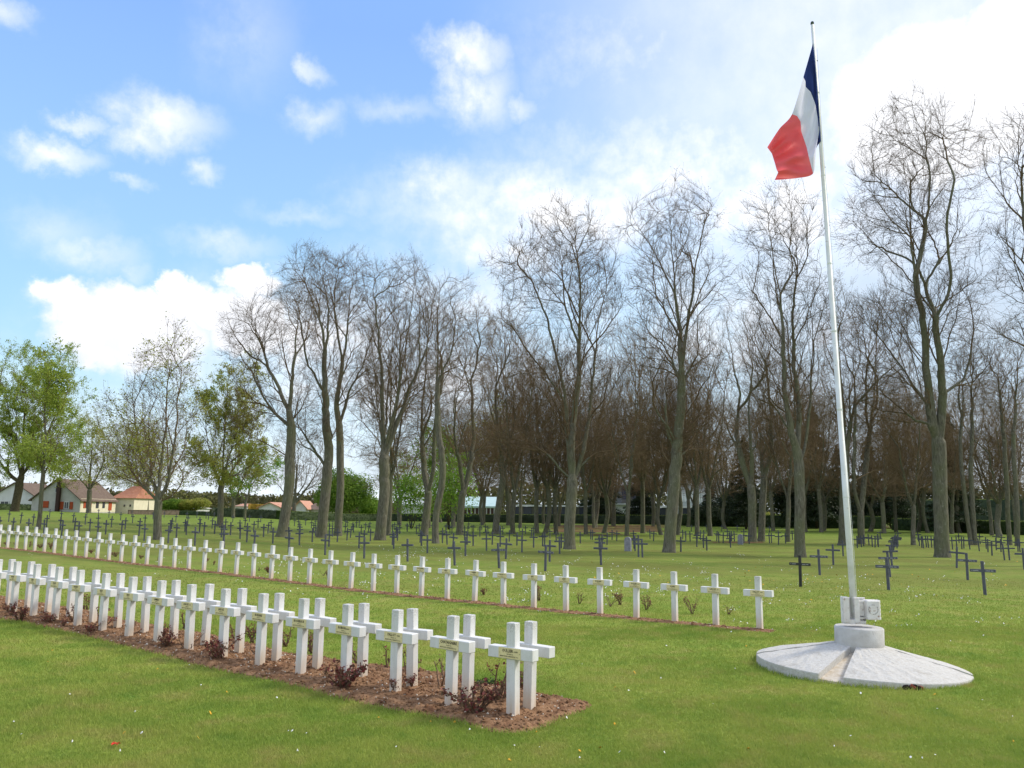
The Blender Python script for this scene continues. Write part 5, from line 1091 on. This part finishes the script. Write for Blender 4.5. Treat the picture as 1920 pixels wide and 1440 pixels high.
# ------------------------------------------------------------------ houses
mat('render_white', (.62, .62, .62), .9, .1, varied((.66, .67, .68), (.58, .58, .58), 1.5, .1)); mat('render_grey', (.5, .49, .46), .9, .1, varied((.52, .51, .48), (.44, .43, .40), 1.2, .1)); mat('render_cream', (.72, .66, .5), .9, .1, varied((.74, .68, .52), (.66, .60, .45), 1.4, .1))
def f_tile(c1, c2):
    def fn(q, b, o):
        p = geo(q); w = q.n('ShaderNodeTexWave', wave_type='BANDS', bands_direction='Z'); q.l(p, w.inputs[0]); w.inputs['Scale'].default_value = 2.6; w.inputs['Distortion'].default_value = .6
        n = q.noise(p, 2.2, 5, .6); c = q.mix(q.ramp(n.outputs['Fac'], .35, .65), c1, c2); c = q.mix(q.ramp(w.outputs['Fac'], .2, .0, 0, .45), c, tuple(v*.45 for v in c1)); q.l(c, b.inputs['Base Color'])
    return fn
mat('roof_brown', (.15, .11, .09), .9, .1, f_tile((.145, .105, .085), (.20, .15, .12))); mat('roof_orange', (.5, .17, .08), .9, .1, f_tile((.36, .155, .095), (.45, .22, .145))); mat('roof_salmon', (.5, .25, .17), .9, .1, f_tile((.50, .26, .18), (.58, .33, .24)))
mat('shutter', (.4, .08, .03), .7, .2); mat('window_glass', (.04, .045, .06), .15, .5); mat('frame_white', (.6, .6, .6), .6); mat('wood_dark', (.06, .035, .03), .8)
HY = 140.
def gable_house(name, pxl, pxr, py_eave, py_ridge, py_base, depth, Yd, wall, roof, label, axis='y', over=.4, rot=0.):
    """gable (axis y: ridge runs away from us; axis x: ridge parallel to us) built at distance Yd"""
    a = atY(pxl, py_eave, Yd); c = atY(pxr, py_eave, Yd); zr = atY((pxl+pxr)/2, py_ridge, Yd)[2]; zb = float(T((a[0]+c[0])/2, Yd))-.3; x0, x1 = a[0], c[0]; ze = (a[2]+c[2])/2
    e = empty(name, ((x0+x1)/2, Yd, zb), rot); tag(e, label, 'house'); w = (x1-x0)/2; H0 = ze-zb; H1 = zr-zb; b = MB()
    if axis == 'y':
        pr = [(-w, 0), (w, 0), (w, H0), (0, H1), (-w, H0)]; vs = [(x, 0, z) for x, z in pr]+[(x, depth, z) for x, z in pr]
        b.add(vs, [(0, 1, 2, 3, 4), (9, 8, 7, 6, 5)]+[(i, i+5, (i+1) % 5+5, (i+1) % 5) for i in (0, 1, 4)]); b.obj('wall', wall, e)
        for s in (-1, 1):
            sl_ = (H1-H0)/w; xe = s*(w+over); zee = H0-over*sl_; b = MB(); vs = [(xe, -over, zee), (0, -over, H1), (0, depth+over, H1), (xe, depth+over, zee)]; vs2 = [(x, y, z+.18) for x, y, z in vs]
            b.add([(x, y, z+.02) for x, y, z in vs]+vs2, [(0, 1, 2, 3)[::s], (7, 6, 5, 4)[::s], (0, 4, 5, 1)[::s], (1, 5, 6, 2)[::s], (2, 6, 7, 3)[::s], (3, 7, 4, 0)[::s]]); b.obj('roof', roof, e)
    else:
        b.box((0, depth/2, H0/2), (w, depth/2, H0/2)); b.obj('wall', wall, e); hip = min(w*.45, depth*.5); o_ = over
        b = MB(); b.add([(-w-o_, -o_, H0-.15), (w+o_, -o_, H0-.15), (w+o_, depth+o_, H0-.15), (-w-o_, depth+o_, H0-.15), (-w+hip, depth/2, H1), (w-hip, depth/2, H1)], [(0, 1, 5, 4), (1, 2, 5), (2, 3, 4, 5), (3, 0, 4), (3, 2, 1, 0)]); b.obj('roof', roof, e)
    return e, x0, x1, zb
def opening(e, Yd, px0, px1, py0, py1, material, name='window', fr=None, dy=-.06):
    a = np.array(atY(px0, py1, Yd)); c = np.array(atY(px1, py0, Yd)); L0 = np.array(e.location); q = (a+c)/2-L0; b = MB(); b.box((0, 0, 0), (abs(c[0]-a[0])/2, .05, abs(c[2]-a[2])/2), .01)
    o = b.obj(name, material, e, (q[0], dy, q[2]))
    if fr:
        w_, h_ = abs(c[0]-a[0])/2, abs(c[2]-a[2])/2; b = MB()
        for x_, z_, hx, hz in ((-w_, 0, .05, h_+.05), (w_, 0, .05, h_+.05), (0, -h_, w_-.05, .05), (0, h_, w_-.05, .05), (0, 0, .03, h_-.05)): b.box((x_, 0, z_), (hx, .035, hz))
        b.obj('frame', fr, o, (0, -.05, 0))
    return o
e, *_ = gable_house('gable_house', -14, 67, 931, 906, 955, 9, HY+7, 'render_white', 'roof_brown', 'white gabled house with brown roof at the left edge')
opening(e, HY+7, 1, 17, 940, 950, 'window_glass', 'window', 'frame_white')
e, *_ = gable_house('long_house', 60, 151, 936.5, 899, 957, 12.6, HY, 'render_grey', 'roof_brown', 'grey gabled house with orange shutters and large brown roof')
opening(e, HY, 80, 92, 939.5, 952, 'shutter', 'garage_door'); opening(e, HY, 112, 120, 940.5, 955, 'shutter', 'shutter'); opening(e, HY, 120.5, 130, 941, 954, 'window_glass', 'window', 'frame_white'); opening(e, HY, 130.5, 137.5, 941, 955, 'shutter', 'shutter')
opening(e, HY, 104, 114, 910, 923, 'window_glass', 'window', 'frame_white'); b = MB(); a = np.array(atY(111, 935, HY))-np.array(e.location); b.box((a[0], -.35, 2.6), (.28, .28, 3.4), .03); b.obj('chimney', 'wood_dark', e)
def side_opening(e, xw, y0, y1, z0, z1, material, name):
    b = MB(); b.box((0, 0, 0), (.05, (y1-y0)/2, (z1-z0)/2), .01); b.obj(name, material, e, (xw+.03, (y0+y1)/2, (z0+z1)/2))
xw = (atY(151, 935, HY)[0]-atY(60, 935, HY)[0])/2; b = MB(); b.box((0, 0, 0), (.02, 6.2, 1.15), 0); b.obj('side_render', 'render_cream', e, (xw+.01, 6.3, 1.35))
for y0, y1, mt_, nm in ((1.0, 1.7, 'shutter', 'shutter'), (1.75, 3.0, 'window_glass', 'window'), (3.05, 3.7, 'shutter', 'shutter'), (5.3, 6.2, 'window_glass', 'window'), (7.6, 8.4, 'window_glass', 'window'), (9.8, 11.0, 'shutter', 'door')): side_opening(e, xw+.02, y0, y1, .5 if nm == 'door' else .9, 2.35, mt_, nm)
e, *_ = gable_house('cream_house', 213, 252, 932.5, 910, 956, 11, HY+14, 'render_cream', 'roof_orange', 'cream house with orange hipped roof behind the small trees', axis='x'); opening(e, HY+14, 232, 235, 946, 950, 'window_glass'); opening(e, HY+14, 243, 246, 946, 950, 'window_glass')
e, *_ = gable_house('far_house', 485, 526, 952, 943, 965, 8, 170, 'render_white', 'roof_salmon', 'small far house with salmon roof over the golden hedge'); e, *_ = gable_house('far_house', 551, 574, 952, 940, 968, 8, 172, 'render_white', 'roof_salmon', 'tiny salmon gable seen just right of the first leaning trunk')
e, *_ = gable_house('far_house', 440, 463, 948, 944, 965, 8, 175, 'render_white', 'roof_salmon', 'pale far house glimpsed between two small trunks', axis='x')
e, *_ = gable_house('far_house', 330, 368, 952, 947, 965, 8, 178, 'render_white', 'render_grey', 'white low far house right of the slim tree', axis='x')
e, *_ = gable_house('far_house', 574, 612, 954, 943, 968, 8, 175, 'render_grey', 'roof_brown', 'brown roofed far house left of the broad green tree', axis='x')
# industrial sheds behind the middle hedge
mat('shed_white', (.6, .62, .64), .6, .2, varied((.64, .66, .68), (.54, .56, .58), .8)); mat('shed_teal', (.35, .5, .48), .5, .3, varied((.36, .50, .48), (.46, .58, .56), .8)); mat('shed_dark', (.06, .06, .055), .8, .2, varied((.060, .060, .052), (.095, .092, .08), .6, 0)); mat('shed_grey', (.32, .35, .38), .6, .3, varied((.30, .33, .36), (.42, .45, .48), .7))
def shed(name, px0, px1, py0, Yd, depth, wall, roof, label, slope=.0, rows=None, eave=None):
    a = np.array(atY(px0, py0, Yd)); c = np.array(atY(px1, py0, Yd)); zb = float(T((a[0]+c[0])/2, Yd))-.3; H0 = (a[2]+c[2])/2-zb; w_ = (c[0]-a[0])/2; e = empty(name, ((a[0]+c[0])/2, Yd, zb)); tag(e, label, 'building')
    b = MB(); b.box((0, depth/2, H0/2-.2), (w_, depth/2, H0/2-.2)); b.obj('wall', wall, e); b = MB(); b.add([(-w_-.3, -.3, H0-.35), (w_+.3, -.3, H0-.35), (w_+.3, depth, H0-.35+slope), (-w_-.3, depth, H0-.35+slope), (-w_-.3, -.3, H0), (w_+.3, -.3, H0), (w_+.3, depth, H0+slope), (-w_-.3, depth, H0+slope)], [(0, 3, 2, 1), (4, 5, 6, 7), (0, 1, 5, 4), (1, 2, 6, 5), (2, 3, 7, 6), (3, 0, 4, 7)]); b.obj('roof', roof, e)
    if rows:
        nx_, nz_, mt_ = rows
        for i in range(nx_):
            for j in range(nz_):
                b = MB(); b.box((0, 0, 0), (w_/nx_*.72, .05, H0/nz_*.33), .02); b.obj('window', mt_, e, (-w_+w_*2*(i+.5)/nx_, -.06, H0*(j+.55)/nz_))
    return e
shed('white_shed', 752, 795, 945, 178, 12, 'shed_white', 'shed_white', 'low white roofed shed left of the forked trunk', 1.6)
shed('glass_shed', 862, 934, 949, 176, 14, 'shed_white', 'shed_teal', 'long white shed with teal roof behind the low forked tree', 2.2, (10, 1, 'wood_dark'))
shed('flat_building', 958, 1250, 947.5, 178, 16, 'shed_dark', 'shed_white', 'long low dark building with pale flat roof edge behind the hedge', .1, (14, 1, 'window_glass'))
shed('flat_building', 1251, 1372, 949, 180, 14, 'shed_grey', 'shed_white', 'low grey building right of the straight central tree', .1, (6, 1, 'window_glass'))
shed('dark_block', 1165, 1204, 907, 186, 14, 'shed_dark', 'shed_white', 'dark two storey block with white roof edge among the trunks', .05, (4, 2, 'window_glass'))
shed('glass_block', 1272, 1352, 884, 210, 16, 'shed_grey', 'shed_white', 'tall pale grey glazed block between the thin forked trunks', .1, (18, 3, 'shed_white'))
e = shed('white_lorry', 1118, 1182, 943.5, 172, 3, 'shed_white', 'shed_white', 'white and pale blue lorry trailer top seen above the low building', .0)
e['category'] = 'lorry'
